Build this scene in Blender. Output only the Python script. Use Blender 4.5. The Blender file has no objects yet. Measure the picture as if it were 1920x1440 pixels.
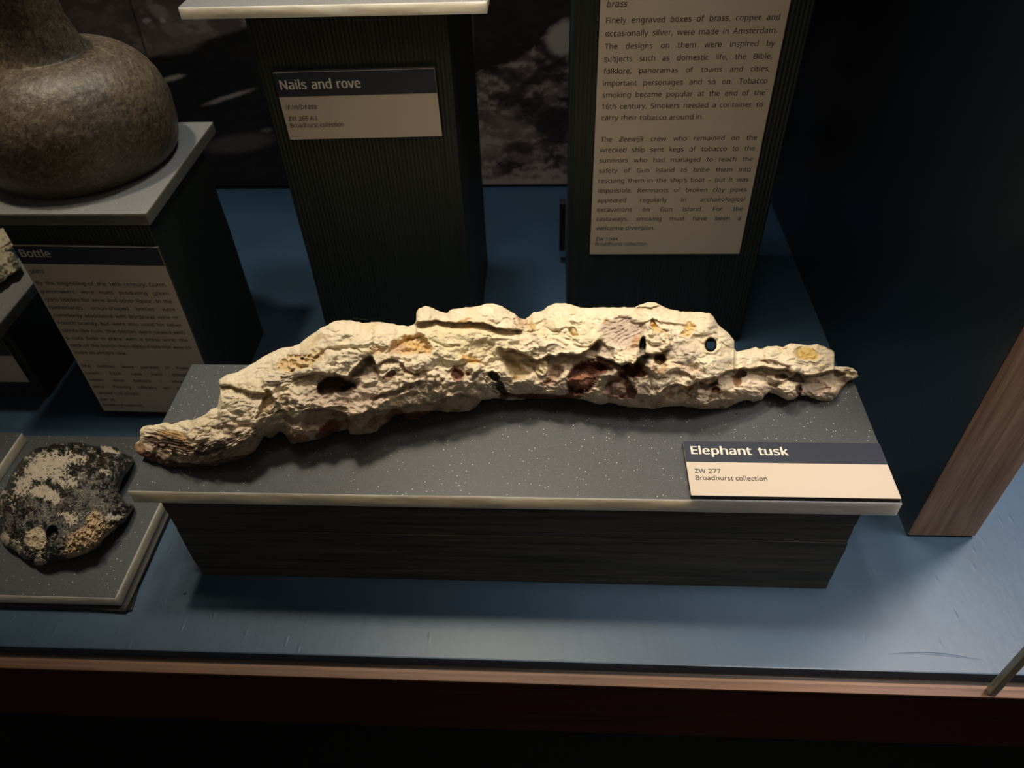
import bpy, bmesh, math, random
import numpy as np
from mathutils import Matrix, Vector
random.seed(3)
scn = bpy.context.scene
COL = scn.collection

# ------------------------------------------------------------------ camera
CAM = np.array([0, 0, .56]); FPX = 1431.4
PITCH, YAW, ROLL = 0.76651486, -0.0774915, 0.04570172
cp, sp, cy_, sy_ = math.cos(PITCH), math.sin(PITCH), math.cos(YAW), math.sin(YAW)
fwd = np.array([sy_*cp, cy_*cp, -sp]); right = np.array([cy_, -sy_, 0]); down = np.cross(fwd, right)
cr, sr = math.cos(ROLL), math.sin(ROLL)
MR = np.array([cr*right+sr*down, -sr*right+cr*down, fwd])
cam_d = bpy.data.cameras.new('camera'); cam = bpy.data.objects.new('camera', cam_d); COL.objects.link(cam)
cam_d.sensor_width = 36; cam_d.lens = FPX/1920*36; cam_d.clip_start = .01; cam_d.clip_end = 50
m4 = Matrix.Identity(4)
for i in range(3):
    m4[i][0] = MR[0][i]; m4[i][1] = -MR[1][i]; m4[i][2] = -MR[2][i]; m4[i][3] = CAM[i]
cam.matrix_world = m4
scn.camera = cam
cam_d.dof.use_dof = True; cam_d.dof.focus_distance = .56; cam_d.dof.aperture_fstop = 9.0

def rays(x, y):                     # ray with unit forward component through a point of the view
    c = np.stack([(np.asarray(x, float)-960)/FPX, (np.asarray(y, float)-720)/FPX, np.ones_like(np.asarray(x, float))], -1)
    return c @ MR
def project(P):
    c = (np.asarray(P)-CAM) @ MR.T
    return 960+FPX*c[..., 0]/c[..., 2], 720+FPX*c[..., 1]/c[..., 2]

# ------------------------------------------------------------------ world, lights, exposure
w = bpy.data.worlds.new('world'); scn.world = w; w.use_nodes = True
w.node_tree.nodes['Background'].inputs[0].default_value = (1, .86, .74, 1)
w.node_tree.nodes['Background'].inputs[1].default_value = .058
def spot(name, loc, target, power, angle, size, col=(1, .85, .66), blend=.6):
    l = bpy.data.lights.new(name, 'SPOT'); o = bpy.data.objects.new(name, l); COL.objects.link(o)
    l.energy = power; l.spot_size = math.radians(angle); l.spot_blend = blend; l.shadow_soft_size = size; l.color = col
    o.location = loc
    o.rotation_euler = (Vector(target)-Vector(loc)).to_track_quat('-Z', 'Y').to_euler()
    return o
spot('case_and_fill_spot', (-.16, .66, 1.10), (-.03, .44, .13), 22, 43, .062, blend=.9)
spot('case_and_fill_spot', (.12, .62, 1.10), (.17, .42, .1), 7, 40, .035)
spot('case_and_fill_spot', (-.49, .62, 1.12), (-.46, .60, .25), 10, 42, .035)
spot('case_and_fill_spot', (-.36, .52, 1.12), (-.42, .40, 0), 9, 19, .05, blend=.9)  # small spot added to brighten the front left fragment, not a known fixture
spot('case_and_fill_spot', (.52, .29, 1.12), (.45, .28, 0), 40, 50, .15, (1, .89, .82))
spot('case_and_fill_spot', (.76, .70, 1.12), (.36, .29, 0), 34, 44, .10, (1, .88, .84))
spot('case_and_fill_spot', (.02, .31, 1.18), (-.02, .56, .20), 10, 40, .13, blend=1)  # fill spot added to lift the front of the tusk, not a known fixture
spot('case_and_fill_spot', (-.10, .80, 1.10), (-.15, .80, .2), 6.5, 60, .05, (.92, .92, .90))
scn.view_settings.view_transform = 'Standard'; scn.view_settings.look = 'None'
scn.view_settings.gamma = 1; scn.view_settings.use_curve_mapping = False
scn.view_settings.exposure = 0.62

# ------------------------------------------------------------------ helpers
def tag(o, label=None, cat=None, group=None, kind=None):
    if label: o['label'] = label
    if cat: o['category'] = cat
    if group: o['group'] = group
    if kind: o['kind'] = kind
    return o
def link_mesh(name, verts, faces, mats, parent=None, smooth=False, midx=None):
    me = bpy.data.meshes.new(name); me.from_pydata([tuple(v) for v in verts], [], [tuple(f) for f in faces]); me.update()
    o = bpy.data.objects.new(name, me); COL.objects.link(o)
    for m in (mats if isinstance(mats, (list, tuple)) else [mats]): me.materials.append(m)
    if midx is not None: me.polygons.foreach_set('material_index', midx)
    if smooth: me.polygons.foreach_set('use_smooth', [True]*len(me.polygons))
    if parent: o.parent = parent
    return o
def empty(name, loc=(0, 0, 0)):
    o = bpy.data.objects.new(name, None); COL.objects.link(o); o.location = loc; o.empty_display_size = .02
    return o
def box(name, x0, x1, y0, y1, z0, z1, mats, parent=None, bevel=.001, seg=2, edge_mat=False, sub=None, wob=0):
    """bevelled box; edge_mat: side faces take material slot 1"""
    bm = bmesh.new()
    bmesh.ops.create_cube(bm, size=1)
    for v in bm.verts:
        v.co = Vector(((x0+x1)/2+v.co.x*(x1-x0), (y0+y1)/2+v.co.y*(y1-y0), (z0+z1)/2+v.co.z*(z1-z0)))
    if sub:
        bmesh.ops.subdivide_edges(bm, edges=bm.edges[:], cuts=sub, use_grid_fill=True)
        rng = random.Random(name+str(x0))
        for v in bm.verts:
            v.co += Vector((rng.uniform(-wob, wob), rng.uniform(-wob, wob), 0 if v.co.z < z0+1e-5 else rng.uniform(-wob, wob)*.3))
    if bevel:
        es = [e for e in bm.edges if len(e.link_faces) == 2 and e.calc_face_angle(0) > .9]
        bmesh.ops.bevel(bm, geom=es, offset=bevel, segments=seg, profile=.6, affect='EDGES')
    if edge_mat:
        for f in bm.faces:
            if abs(f.normal.z) < .5: f.material_index = 1
    me = bpy.data.meshes.new(name); bm.to_mesh(me); bm.free()
    o = bpy.data.objects.new(name, me); COL.objects.link(o)
    for m in (mats if isinstance(mats, (list, tuple)) else [mats]): me.materials.append(m)
    if parent: o.parent = parent; 
    return o

def mat(name, base=(.5, .5, .5), rough=.5, spec=.5, metal=0):
    m = bpy.data.materials.new(name); m.use_nodes = True
    b = m.node_tree.nodes['Principled BSDF']
    b.inputs['Base Color'].default_value = (*base, 1); b.inputs['Roughness'].default_value = rough
    b.inputs['Specular IOR Level'].default_value = spec; b.inputs['Metallic'].default_value = metal
    return m, m.node_tree, b
def N(t, kind, **kw):
    n = t.nodes.new(kind)
    for k, v in kw.items():
        if k in n.inputs: n.inputs[k].default_value = v
        else: setattr(n, k, v)
    return n
def coords(t, scale=(1, 1, 1), rot=(0, 0, 0)):
    tc = N(t, 'ShaderNodeTexCoord'); mp = N(t, 'ShaderNodeMapping')
    mp.inputs['Scale'].default_value = scale; mp.inputs['Rotation'].default_value = rot
    t.links.new(tc.outputs['Object'], mp.inputs['Vector'])
    return mp.outputs['Vector']
def ramp(t, fac, stops):
    r = N(t, 'ShaderNodeValToRGB'); e = r.color_ramp.elements
    while len(e) > 1: e.remove(e[-1])
    e[0].position = stops[0][0]; e[0].color = (*stops[0][1], 1)
    for p, c in stops[1:]:
        k = e.new(p); k.color = (*c, 1)
    t.links.new(fac, r.inputs['Fac']); return r.outputs['Color']
def bump(t, b, h, strength=.3, dist=.001, prev=None):
    n = N(t, 'ShaderNodeBump'); n.inputs['Strength'].default_value = strength; n.inputs['Distance'].default_value = dist
    t.links.new(h, n.inputs['Height'])
    if prev is not None: t.links.new(prev, n.inputs['Normal'])
    t.links.new(n.outputs['Normal'], b.inputs['Normal']); return n.outputs['Normal']
def noise_tex(t, vec, scale, detail=4, rough=.5, dist=0):
    n = N(t, 'ShaderNodeTexNoise'); n.inputs['Scale'].default_value = scale; n.inputs['Detail'].default_value = detail
    n.inputs['Roughness'].default_value = rough; n.inputs['Distortion'].default_value = dist
    t.links.new(vec, n.inputs['Vector']); return n.outputs['Fac']

# ------------------------------------------------------------------ materials
def paint_blue(name, c, rough=.42):
    m, t, b = mat(name, c, rough)
    v = coords(t)
    n1 = noise_tex(t, v, 9, 5, .6)
    col = ramp(t, n1, [(.3, tuple(x*.88 for x in c)), (.7, tuple(x*1.12 for x in c))])
    t.links.new(col, b.inputs['Base Color'])
    v2 = coords(t, (1, .35, 1))
    n2 = noise_tex(t, v2, 140, 4, .6)
    nn = bump(t, b, n2, .25, .0006)
    v3 = coords(t, (1.6, .5, 1))
    vo = N(t, 'ShaderNodeTexVoronoi', feature='F1'); vo.inputs['Scale'].default_value = 60
    t.links.new(v3, vo.inputs['Vector'])
    drip = ramp(t, vo.outputs['Distance'], [(.0, (1, 1, 1)), (.16, (0, 0, 0))])
    nn2 = bump(t, b, drip, .25, .0006, nn)
    return m
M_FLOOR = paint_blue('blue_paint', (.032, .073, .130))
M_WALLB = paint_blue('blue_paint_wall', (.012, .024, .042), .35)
def stained_wood(name, c0, c1, axis, rough=.6, freq=150, bs=.6):
    m, t, b = mat(name, c0, rough)
    sc = {'z': (1, 1, .045), 'x': (.045, 1, 1), 'y': (1, .045, 1)}[axis]
    v = coords(t, sc)
    n1 = noise_tex(t, v, freq, 5, .62, .2)
    col = ramp(t, n1, [(.32, c0), (.68, c1)])
    t.links.new(col, b.inputs['Base Color'])
    nn = bump(t, b, n1, bs, .0015)
    n3 = noise_tex(t, coords(t), 900, 2, .5)
    bump(t, b, n3, .12, .0003, nn)
    return m
M_POST = stained_wood('green_black_stained_timber', (.0062, .0105, .0085), (.0125, .0205, .0165), 'z', .55, 190)
M_PLINTH = stained_wood('charcoal_stained_timber', (.020, .019, .0135), (.105, .095, .070), 'x', .6, 210, .9)
def corrugated(m, axis=0, freq=560, strength=.32):
    """resin ridges of weathered softwood"""
    t = m.node_tree; b = t.nodes['Principled BSDF']
    tc = N(t, 'ShaderNodeTexCoord'); wv = N(t, 'ShaderNodeTexWave', bands_direction='X')
    wv.inputs['Scale'].default_value = freq/6.283*1.0; wv.inputs['Distortion'].default_value = 2.2; wv.inputs['Detail'].default_value = 2
    wv.inputs['Detail Scale'].default_value = .35
    mp = N(t, 'ShaderNodeMapping'); mp.inputs['Scale'].default_value = (1, 1, .12)
    t.links.new(tc.outputs['Object'], mp.inputs['Vector']); t.links.new(mp.outputs['Vector'], wv.inputs['Vector'])
    prev = b.inputs['Normal'].links[0].from_socket
    bump(t, b, wv.outputs['Fac'], strength, .002, prev)
corrugated(M_POST)
M_TIMBER = stained_wood('bare_brown_timber', (.25, .135, .080), (.56, .36, .235), 'z', .5, 130, .5)
M_TRIMT = stained_wood('tan_timber', (.13, .062, .034), (.22, .115, .068), 'x', .55, 200, .4)
M_RED = stained_wood('dark_red_stained_timber', (.055, .0085, .006), (.080, .014, .010), 'x', .45, 90, .2)
M_BLACK, _, _ = mat('black_paint', (.008, .008, .008), .6)
M_GROOVE = stained_wood('dark_groove_timber', (.005, .005, .004), (.016, .015, .013), 'x', .5, 150, .4)
def acrylic(name, c, speck=1.0):
    m, t, b = mat(name, c, .42, .5)
    v = coords(t)
    # dust that has settled on the frosted top: scattered bright flecks, denser in drifts
    vo = N(t, 'ShaderNodeTexVoronoi', feature='F1'); vo.inputs['Scale'].default_value = 470
    t.links.new(v, vo.inputs['Vector'])
    sep = N(t, 'ShaderNodeSeparateColor'); t.links.new(vo.outputs['Color'], sep.inputs['Color'])
    drift = noise_tex(t, v, 16, 3, .6)
    thr = N(t, 'ShaderNodeMath', operation='MULTIPLY'); thr.inputs[1].default_value = .30*speck; t.links.new(drift, thr.inputs[0])
    sel = N(t, 'ShaderNodeMath', operation='LESS_THAN'); t.links.new(sep.outputs[0], sel.inputs[0]); t.links.new(thr.outputs[0], sel.inputs[1])
    dot = N(t, 'ShaderNodeMath', operation='LESS_THAN'); dot.inputs[1].default_value = .17; t.links.new(vo.outputs['Distance'], dot.inputs[0])
    rad = N(t, 'ShaderNodeMath', operation='MULTIPLY'); t.links.new(sel.outputs[0], rad.inputs[0]); t.links.new(dot.outputs[0], rad.inputs[1])
    vf = N(t, 'ShaderNodeTexVoronoi', feature='F1'); vf.inputs['Scale'].default_value = 950; t.links.new(v, vf.inputs['Vector'])
    sf = N(t, 'ShaderNodeSeparateColor'); t.links.new(vf.outputs['Color'], sf.inputs['Color'])
    th2 = N(t, 'ShaderNodeMath', operation='MULTIPLY'); th2.inputs[1].default_value = .75*speck; t.links.new(drift, th2.inputs[0])
    s2 = N(t, 'ShaderNodeMath', operation='LESS_THAN'); t.links.new(sf.outputs[0], s2.inputs[0]); t.links.new(th2.outputs[0], s2.inputs[1])
    d2 = N(t, 'ShaderNodeMath', operation='LESS_THAN'); d2.inputs[1].default_value = .24; t.links.new(vf.outputs['Distance'], d2.inputs[0])
    r2 = N(t, 'ShaderNodeMath', operation='MULTIPLY'); t.links.new(s2.outputs[0], r2.inputs[0]); t.links.new(d2.outputs[0], r2.inputs[1])
    r3 = N(t, 'ShaderNodeMath', operation='MULTIPLY'); r3.inputs[1].default_value = .16; t.links.new(r2.outputs[0], r3.inputs[0])
    rad2 = N(t, 'ShaderNodeMath', operation='MAXIMUM'); t.links.new(rad.outputs[0], rad2.inputs[0]); t.links.new(r3.outputs[0], rad2.inputs[1]); rad = rad2
    fine = noise_tex(t, v, 1500, 2, .6)
    base = ramp(t, fine, [(.35, tuple(x*.86 for x in c)), (.7, tuple(x*1.16 for x in c))])
    mx = N(t, 'ShaderNodeMix', data_type='RGBA'); mx.inputs[7].default_value = (.75, .72, .66, 1)
    t.links.new(rad.outputs[0], mx.inputs[0]); t.links.new(base, mx.inputs[6]); t.links.new(mx.outputs[2], b.inputs['Base Color'])
    bump(t, b, fine, .1, .0002)
    return m
M_ACR = acrylic('frosted_acrylic', (.068, .075, .082))
def acr_edge(name, c):
    m, t, b = mat(name, c, .3, .5)
    b.inputs['Subsurface Weight'].default_value = 1; b.inputs['Subsurface Radius'].default_value = (1, .95, .85); b.inputs['Subsurface Scale'].default_value = .012
    n = noise_tex(t, coords(t, (1, 1, 6)), 18, 3, .6, .4)
    t.links.new(ramp(t, n, [(.35, tuple(x*.8 for x in c)), (.65, tuple(x*1.1 for x in c))]), b.inputs['Base Color'])
    return m
M_ACR2 = acrylic('frosted_acrylic_pale', (.23, .235, .235)); M_ACRD = acr_edge('acrylic_cut_edge_dim', (.17, .165, .145))
M_ACRE = acr_edge('acrylic_cut_edge', (.86, .82, .74))
M_ACREL = acr_edge('acrylic_cut_edge_light', (.86, .83, .76))
M_CARD, _, _ = mat('cream_card', (.59, .505, .415), .6, .3)
M_HEAD, _, _ = mat('slate_blue_print', (.026, .032, .050), .5, .4)
M_CORE, _, _ = mat('label_core', (.045, .036, .032), .6)
M_INKD, _, _ = mat('dark_ink', (.075, .062, .055), .6)
M_INKW, _, _ = mat('white_ink', (.72, .68, .60), .55)
# glass pane: clear with the Fresnel reflection of a polished surface
M_GLASS = bpy.data.materials.new('case_glass'); M_GLASS.use_nodes = True
t = M_GLASS.node_tree; t.nodes.clear()
out = N(t, 'ShaderNodeOutputMaterial'); tr = N(t, 'ShaderNodeBsdfTransparent'); gl = N(t, 'ShaderNodeBsdfGlossy'); fr = N(t, 'ShaderNodeFresnel'); mx = N(t, 'ShaderNodeMixShader')
tr.inputs['Color'].default_value = (.985, .992, .985, 1); gl.inputs['Roughness'].default_value = .01; 
geo = N(t, 'ShaderNodeNewGeometry'); ior = N(t, 'ShaderNodeMix', data_type='FLOAT'); ior.inputs[2].default_value = 1.45; ior.inputs[3].default_value = 1/1.45   # same polished surface on both faces
t.links.new(geo.outputs['Backfacing'], ior.inputs[0]); t.links.new(ior.outputs[0], fr.inputs['IOR'])
t.links.new(fr.outputs[0], mx.inputs[0]); t.links.new(tr.outputs[0], mx.inputs[1]); t.links.new(gl.outputs[0], mx.inputs[2]); t.links.new(mx.outputs[0], out.inputs[0])
M_SEAM, t, b = mat('green_grey_glass_edge', (.42, .40, .30), .35); 
def vcol_mat(name, rough=.8, spec=.3, bscale=900, bstr=.35, bdist=.0006, var=.12, rough_attr=False, fleck=None):
    m, t, b = mat(name, (.5, .5, .5), rough, spec)
    at = N(t, 'ShaderNodeAttribute', attribute_name='Col')
    n = noise_tex(t, coords(t), bscale*.5, 5, .65)
    r = ramp(t, n, [(.3, (1-var,)*3), (.7, (1+var*.4,)*3)])
    mx = N(t, 'ShaderNodeMix', data_type='RGBA', blend_type='MULTIPLY'); mx.inputs[0].default_value = 1
    t.links.new(at.outputs['Color'], mx.inputs[6]); t.links.new(r, mx.inputs[7]); t.links.new(mx.outputs[2], b.inputs['Base Color'])
    n2 = noise_tex(t, coords(t), bscale, 4, .7)
    pv = bump(t, b, n2, bstr, bdist)
    n4 = noise_tex(t, coords(t), bscale*.28, 4, .62, .5)
    bump(t, b, n4, bstr*1.1, bdist*2.2, pv)
    if fleck:
        n5 = noise_tex(t, coords(t), fleck[0], 3, .6)
        m5 = ramp(t, n5, [(fleck[1], (0, 0, 0)), (fleck[1]+.05, (1, 1, 1))])
        mf = N(t, 'ShaderNodeMix', data_type='RGBA'); mf.inputs[7].default_value = (*fleck[2], 1)
        mm = N(t, 'ShaderNodeMath', operation='MULTIPLY'); mm.inputs[1].default_value = fleck[3]; t.links.new(m5, mm.inputs[0])
        t.links.new(mm.outputs[0], mf.inputs[0]); t.links.new(mx.outputs[2], mf.inputs[6]); t.links.new(mf.outputs[2], b.inputs['Base Color'])
    if rough_attr:
        t.links.new(at.outputs['Alpha'], b.inputs['Roughness'])
    return m
M_TUSK = vcol_mat('weathered_ivory', .78, .25, 620, .45, .0006, .14)
M_SHELL = vcol_mat('encrusted_black_glass', .5, .5, 800, .4, .0006, .2, True, (620, .60, (.25, .23, .20), .75))
M_LUMP = vcol_mat('lime_encrustation', .85, .2, 500, .5, .0008, .15)
M_PRINT = vcol_mat('mural_print', .55, .3, 60, .02, .0002, .1)

# ------------------------------------------------------------------ numpy noise
def _hash(ix, iy, iz, seed):
    h = (ix.astype(np.uint32)*np.uint32(374761393) + iy.astype(np.uint32)*np.uint32(668265263) + iz.astype(np.uint32)*np.uint32(2147483647 & 1274126177) + np.uint32(seed*144665+7))
    h = (h ^ (h >> np.uint32(13)))*np.uint32(1274126177)
    h = h ^ (h >> np.uint32(16))
    return (h & np.uint32(0xffffff)).astype(np.float64)/0xffffff
def vn(P, seed=0):
    P = np.asarray(P, float); i = np.floor(P).astype(np.int64); f = P-i; f = f*f*f*(f*(f*6-15)+10)
    r = 0
    for a in (0, 1):
        for b in (0, 1):
            for c in (0, 1):
                wgt = (f[..., 0] if a else 1-f[..., 0])*(f[..., 1] if b else 1-f[..., 1])*(f[..., 2] if c else 1-f[..., 2])
                r = r + wgt*_hash(i[..., 0]+a+5000, i[..., 1]+b+5000, i[..., 2]+c+5000, seed)
    return r*2-1
def fbm(P, oct=4, seed=0, gain=.5, ridged=False):
    P = np.asarray(P, float); s = 0; a = 1; n = 0
    for k in range(oct):
        v = vn(P*2**k+17.3*k, seed+k)
        if ridged: v = 1-2*np.abs(v)
        s = s+a*v; n += a; a *= gain
    return s/n
def worley(X, Y, seed=0):
    ix = np.floor(X).astype(np.int64); iy = np.floor(Y).astype(np.int64); d1 = np.full(X.shape, 9.); z = np.zeros_like(ix)
    for a in (-1, 0, 1):
        for b in (-1, 0, 1):
            hx = _hash(ix+a+5000, iy+b+5000, z+1, seed); hy = _hash(ix+a+5000, iy+b+5000, z+2, seed)
            d1 = np.minimum(d1, np.hypot(ix+a+hx-X, iy+b+hy-Y))
    return d1
def sstep(a, b, x):
    t = np.clip((x-a)/(b-a), 0, 1); return t*t*(3-2*t)
def sm(a, k):
    ker = np.hanning(k+2)[1:-1]; ker /= ker.sum(); return np.convolve(np.pad(a, k//2+1, mode='edge'), ker, 'same')[k//2+1:-(k//2+1)]
def ell(X, Y, cx, cy, rx, ry, rot=0):
    c, s = math.cos(math.radians(rot)), math.sin(math.radians(rot)); dx, dy = X-cx, Y-cy
    return np.hypot((dx*c+dy*s)/rx, (-dx*s+dy*c)/ry)
def add_cols(me, rgb, alpha=None):
    a = me.color_attributes.new('Col', 'FLOAT_COLOR', 'POINT')
    d = np.ones((len(rgb), 4), np.float32); d[:, :3] = rgb
    if alpha is not None: d[:, 3] = alpha
    a.data.foreach_set('color', d.ravel())
def fast_mesh(name, V, F, m, rgb=None, alpha=None):
    """quads only"""
    me = bpy.data.meshes.new(name); V = np.asarray(V, np.float32); F = np.asarray(F, np.int32)
    me.vertices.add(len(V)); me.vertices.foreach_set('co', V.ravel())
    me.loops.add(F.size); me.loops.foreach_set('vertex_index', F.ravel())
    me.polygons.add(len(F)); me.polygons.foreach_set('loop_start', np.arange(len(F), dtype=np.int32)*4)
    me.polygons.foreach_set('use_smooth', np.ones(len(F), bool))
    me.update(); me.validate(); me.materials.append(m)
    if rgb is not None: add_cols(me, rgb, alpha)
    o = bpy.data.objects.new(name, me); COL.objects.link(o); return o
def mixc(rgb, c, w):
    return rgb*(1-w[..., None])+np.array(c)*w[..., None]

# ------------------------------------------------------------------ the setting
fl = tag(box('floor', -1.3, 1.3, .2735, 1.0, -.018, 0, M_FLOOR, bevel=.0012), kind='structure')
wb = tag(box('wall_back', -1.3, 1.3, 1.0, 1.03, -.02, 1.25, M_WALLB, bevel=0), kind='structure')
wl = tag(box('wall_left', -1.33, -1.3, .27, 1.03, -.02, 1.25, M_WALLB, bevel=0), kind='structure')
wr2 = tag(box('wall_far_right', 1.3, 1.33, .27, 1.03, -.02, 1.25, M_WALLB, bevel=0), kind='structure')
# divider between two bays: painted panel whose front end is bare timber
wr = empty('wall_right'); tag(wr, kind='structure')
v = [(.3033, .397, 0), (.3583, .397, 0), (.352, .9995, 0), (.2937, .9995, 0)]
vv = v+[(a, b_, 1.25) for a, b_, _ in v]
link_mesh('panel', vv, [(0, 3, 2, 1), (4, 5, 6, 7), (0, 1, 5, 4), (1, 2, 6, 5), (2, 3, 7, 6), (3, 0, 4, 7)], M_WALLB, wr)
box('timber_lipping', .3036, .3583, .3952, .3972, .0022, 1.25, M_TIMBER, wr, bevel=.0006, sub=3, wob=.00012)
cl = tag(box('ceiling', -1.3, 1.3, .25, 1.03, 1.25, 1.27, M_BLACK, bevel=0), kind='structure')
# front: glazing channel, tan timber bead, red rail, black base cabinet
tag(box('trim_1', -1.3, 1.3, .2665, .2733, -.030, -.011, M_GROOVE, bevel=.0008), kind='structure')
tag(box('trim_2', -1.3, 1.3, .2577, .2664, -.0062, -.0035, M_TRIMT, bevel=.0006), kind='structure')
tag(box('trim_3', -1.3, 1.3, .2580, .2664, -.0925, -.0063, M_RED, bevel=.0004), kind='structure')
tag(box('wall_front', -1.3, 1.3, .2666, .280, -.95, -.031, M_BLACK, bevel=0), kind='structure')
tag(box('gallery_floor', -9, 9, -9, .30, -.97, -.95, M_BLACK, bevel=0), kind='structure')
tag(box('wall_gallery_added', -9, 9, -9.1, -9, -.97, 1.6, M_BLACK, bevel=0), kind='structure')  # unseen wall, added to keep reflections in the panes dark
# panes of the case front and the joint between them
for nm, a, b_ in (('window_1', -1.3, .3185), ('window_2', .3250, 1.3)):
    tag(box(nm, a, b_, .2600, .2640, -.0045, 1.25, M_GLASS, bevel=0), kind='structure')
tag(box('trim_4', .3190, .3245, .2588, .2645, -.0033, 1.25, M_SEAM, bevel=.0008), kind='structure')

def paint_ridge(pts, wdt, hgt, name):
    V, F = [], []
    for i, (x, y) in enumerate(pts):
        tpr = math.sin(math.pi*(i+.3)/(len(pts)-.4))
        for dy, z in ((-wdt, 0), (-wdt*.3, hgt), (wdt*.3, hgt), (wdt, 0)): V.append((x, y+dy*tpr, .0001+z*tpr))
    for i in range(len(pts)-1):
        for j in range(3): F.append((i*4+j, i*4+4+j, i*4+5+j, i*4+1+j))
    link_mesh(name, V, F, M_FLOOR, fl, True)
paint_ridge([(.256+.0042*i, .2875+.0022*math.sin(i*.22)-.00012*i, ) for i in range(17)], .0010, .0003, 'paint_ridge')
bx_ = box('paint_chip', -.3085, -.3060, .3235, .3245, .0001, .0007, M_BLACK, fl, bevel=.0002)

# wall photograph behind the exhibits (a flat dark print of wreckage on a rocky shore)
def build_mural():
    x0, x1, z0, z1 = -1.25, .285, .004, .62
    nx, nz = 900, 360
    gx, gz = np.meshgrid(np.linspace(x0, x1, nx), np.linspace(z0, z1, nz), indexing='ij')
    P = np.stack([gx, np.full_like(gx, .9885), gz], -1)
    X, Y = project(P)
    Q = np.stack([gx*17, gz*30, gx*0], -1)
    n1 = fbm(Q*1.0, 5, 11, .6); n2 = fbm(Q*4.2, 5, 19, .68); n3 = fbm(Q*.5+3, 3, 29)
    rgb = np.zeros(P.shape)+np.array([.050, .038, .034])
    blot = sstep(-.05, .35, n2*1.0+n1*.3)
    rgb = rgb*(.35+.9*sstep(-.4, .5, n1))[..., None]
    rgb = mixc(rgb, (.125, .10, .09), blot*.75)
    rgb = mixc(rgb, (.009, .007, .007), sstep(.0, .28, -n1+n3*.3)*.9)
    wx, wy = X+n1*10, Y+n2*7
    # dark hull shape left of the centre post
    edge = 108-(wx-275)*.305
    dark = sstep(-4, 5, wy-edge)*sstep(560, 556, X)*sstep(200, 240, X)
    rgb = mixc(rgb, (.0045, .004, .004), dark*.97)
    up = sstep(5, -4, wy-edge)*sstep(560, 556, X)
    rgb = mixc(rgb, (.075, .058, .048), up*(.45+.3*n3))
    for cx, cy, rx, ry, a, c, s in ((322, 147, 30, 7, -14, (.16, .14, .105), 1), (428, 182, 62, 6, -18, (.13, .10, .09), 1), (450, 268, 85, 22, -8, (.036, .028, .026), .9),
                                    (500, 243, 14, 5, -10, (.06, .055, .045), .7), (298, 22, 26, 16, 30, (.16, .13, .125), .6), (275, 38, 10, 7, 0, (.20, .17, .17), .8), (305, 38, 9, 6, 30, (.2, .17, .17), .8), (330, 85, 60, 22, -10, (.07, .055, .045), .5)):
        q = ell(wx*.5+X*.5, wy*.5+Y*.5, cx, cy, rx, ry, a); rgb = mixc(rgb, c, sstep(1.05, .45, q)*s)
    seam = np.exp(-((X-(243+(Y)*.31))/1.6)**2)*sstep(112, 100, Y)*sstep(200, 235, X); rgb = mixc(rgb, (.004, .003, .003), seam)
    # right of the centre post: dark shape above a pale rock and rubble
    R = sstep(880, 890, X)
    de = np.interp(wx, [880, 905, 960, 1005, 1030, 1065, 1120, 1300], [142, 135, 118, 88, 55, 33, 20, 5])
    rgb = mixc(rgb, (.006, .0045, .004), R*sstep(3, -5, wy-de)*.97)
    rgb = mixc(rgb, (.13, .115, .095), R*sstep(.95, .6, ell(wx, wy, 1060, 72, 48, 36, -30))*sstep(-2, 5, wy-de))
    rgb = mixc(rgb, (.12, .095, .085), R*sstep(-.1, .4, n2+.6*(Y-318)/30)*sstep(285, 325, Y)*.8)
    rgb = mixc(rgb, (.008, .006, .006), R*sstep(1, .5, ell(wx, wy, 1010, 215, 75, 26, 5))*.75)
    rgb = mixc(rgb, (.008, .006, .006), R*sstep(1, .5, ell(wx, wy, 975, 278, 40, 16, 0))*.85)
    V = P.reshape(-1, 3); ii = np.arange(nx*nz).reshape(nx, nz)
    F = np.stack([ii[:-1, :-1], ii[1:, :-1], ii[1:, 1:], ii[:-1, 1:]], -1).reshape(-1, 4)
    o = fast_mesh('wall_photograph', V, F, M_PRINT, np.clip(rgb*5.2, 0, 1).reshape(-1, 3))
    tag(o, 'dark brown photographic print of rocks and wreckage covering the back wall', 'photograph')
    md = o.modifiers.new('thickness', 'SOLIDIFY'); md.thickness = .004; md.offset = -1
build_mural()

# ------------------------------------------------------------------ plinths and shelves
def plinth(name, label, x0, x1, y0, y1, z1, m, zsplit=None, group=None):
    e = empty(name, ((x0+x1)/2, (y0+y1)/2, 0)); tag(e, label, 'plinth', group)
    lx, ly = (x1-x0)/2, (y1-y0)/2
    if zsplit:
        box('board', -lx, lx, -ly, ly, .0002, zsplit-.0004, m, e, bevel=.0004, sub=5, wob=.0005)
        box('board', -lx+.0003, lx-.0003, -ly+.0003, ly, zsplit+.0004, z1, m, e, bevel=.0004, sub=5, wob=.0005)
        box('joint_core', -lx+.003, lx-.003, -ly+.003, ly-.003, zsplit-.004, zsplit+.004, M_BLACK, e, bevel=0)
    else:
        box('post_core', -lx, lx, -ly, ly, .0002, z1, m, e, bevel=.0022, sub=7, wob=.0005)
    return e
plinth('display_plinth', 'low wide dark timber plinth of two stacked boards under the tusk shelf', -.2985, .2225, .3425, .468, .1020, M_PLINTH, .0655)
pn = plinth('display_plinth', 'tall dark stained timber post behind the tusk carrying the short-titled card', -.2455, -.0855, .6200, .800, .3615, M_POST)
plinth('display_plinth', 'tall dark stained timber post carrying the long card without visible heading', .0125, .2030, .6500, .820, .62, M_POST)
plinth('display_plinth', 'dark timber post under the round bottle at the left', -.4605, -.3350, .5280, .6620, .2290, M_POST)
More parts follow.
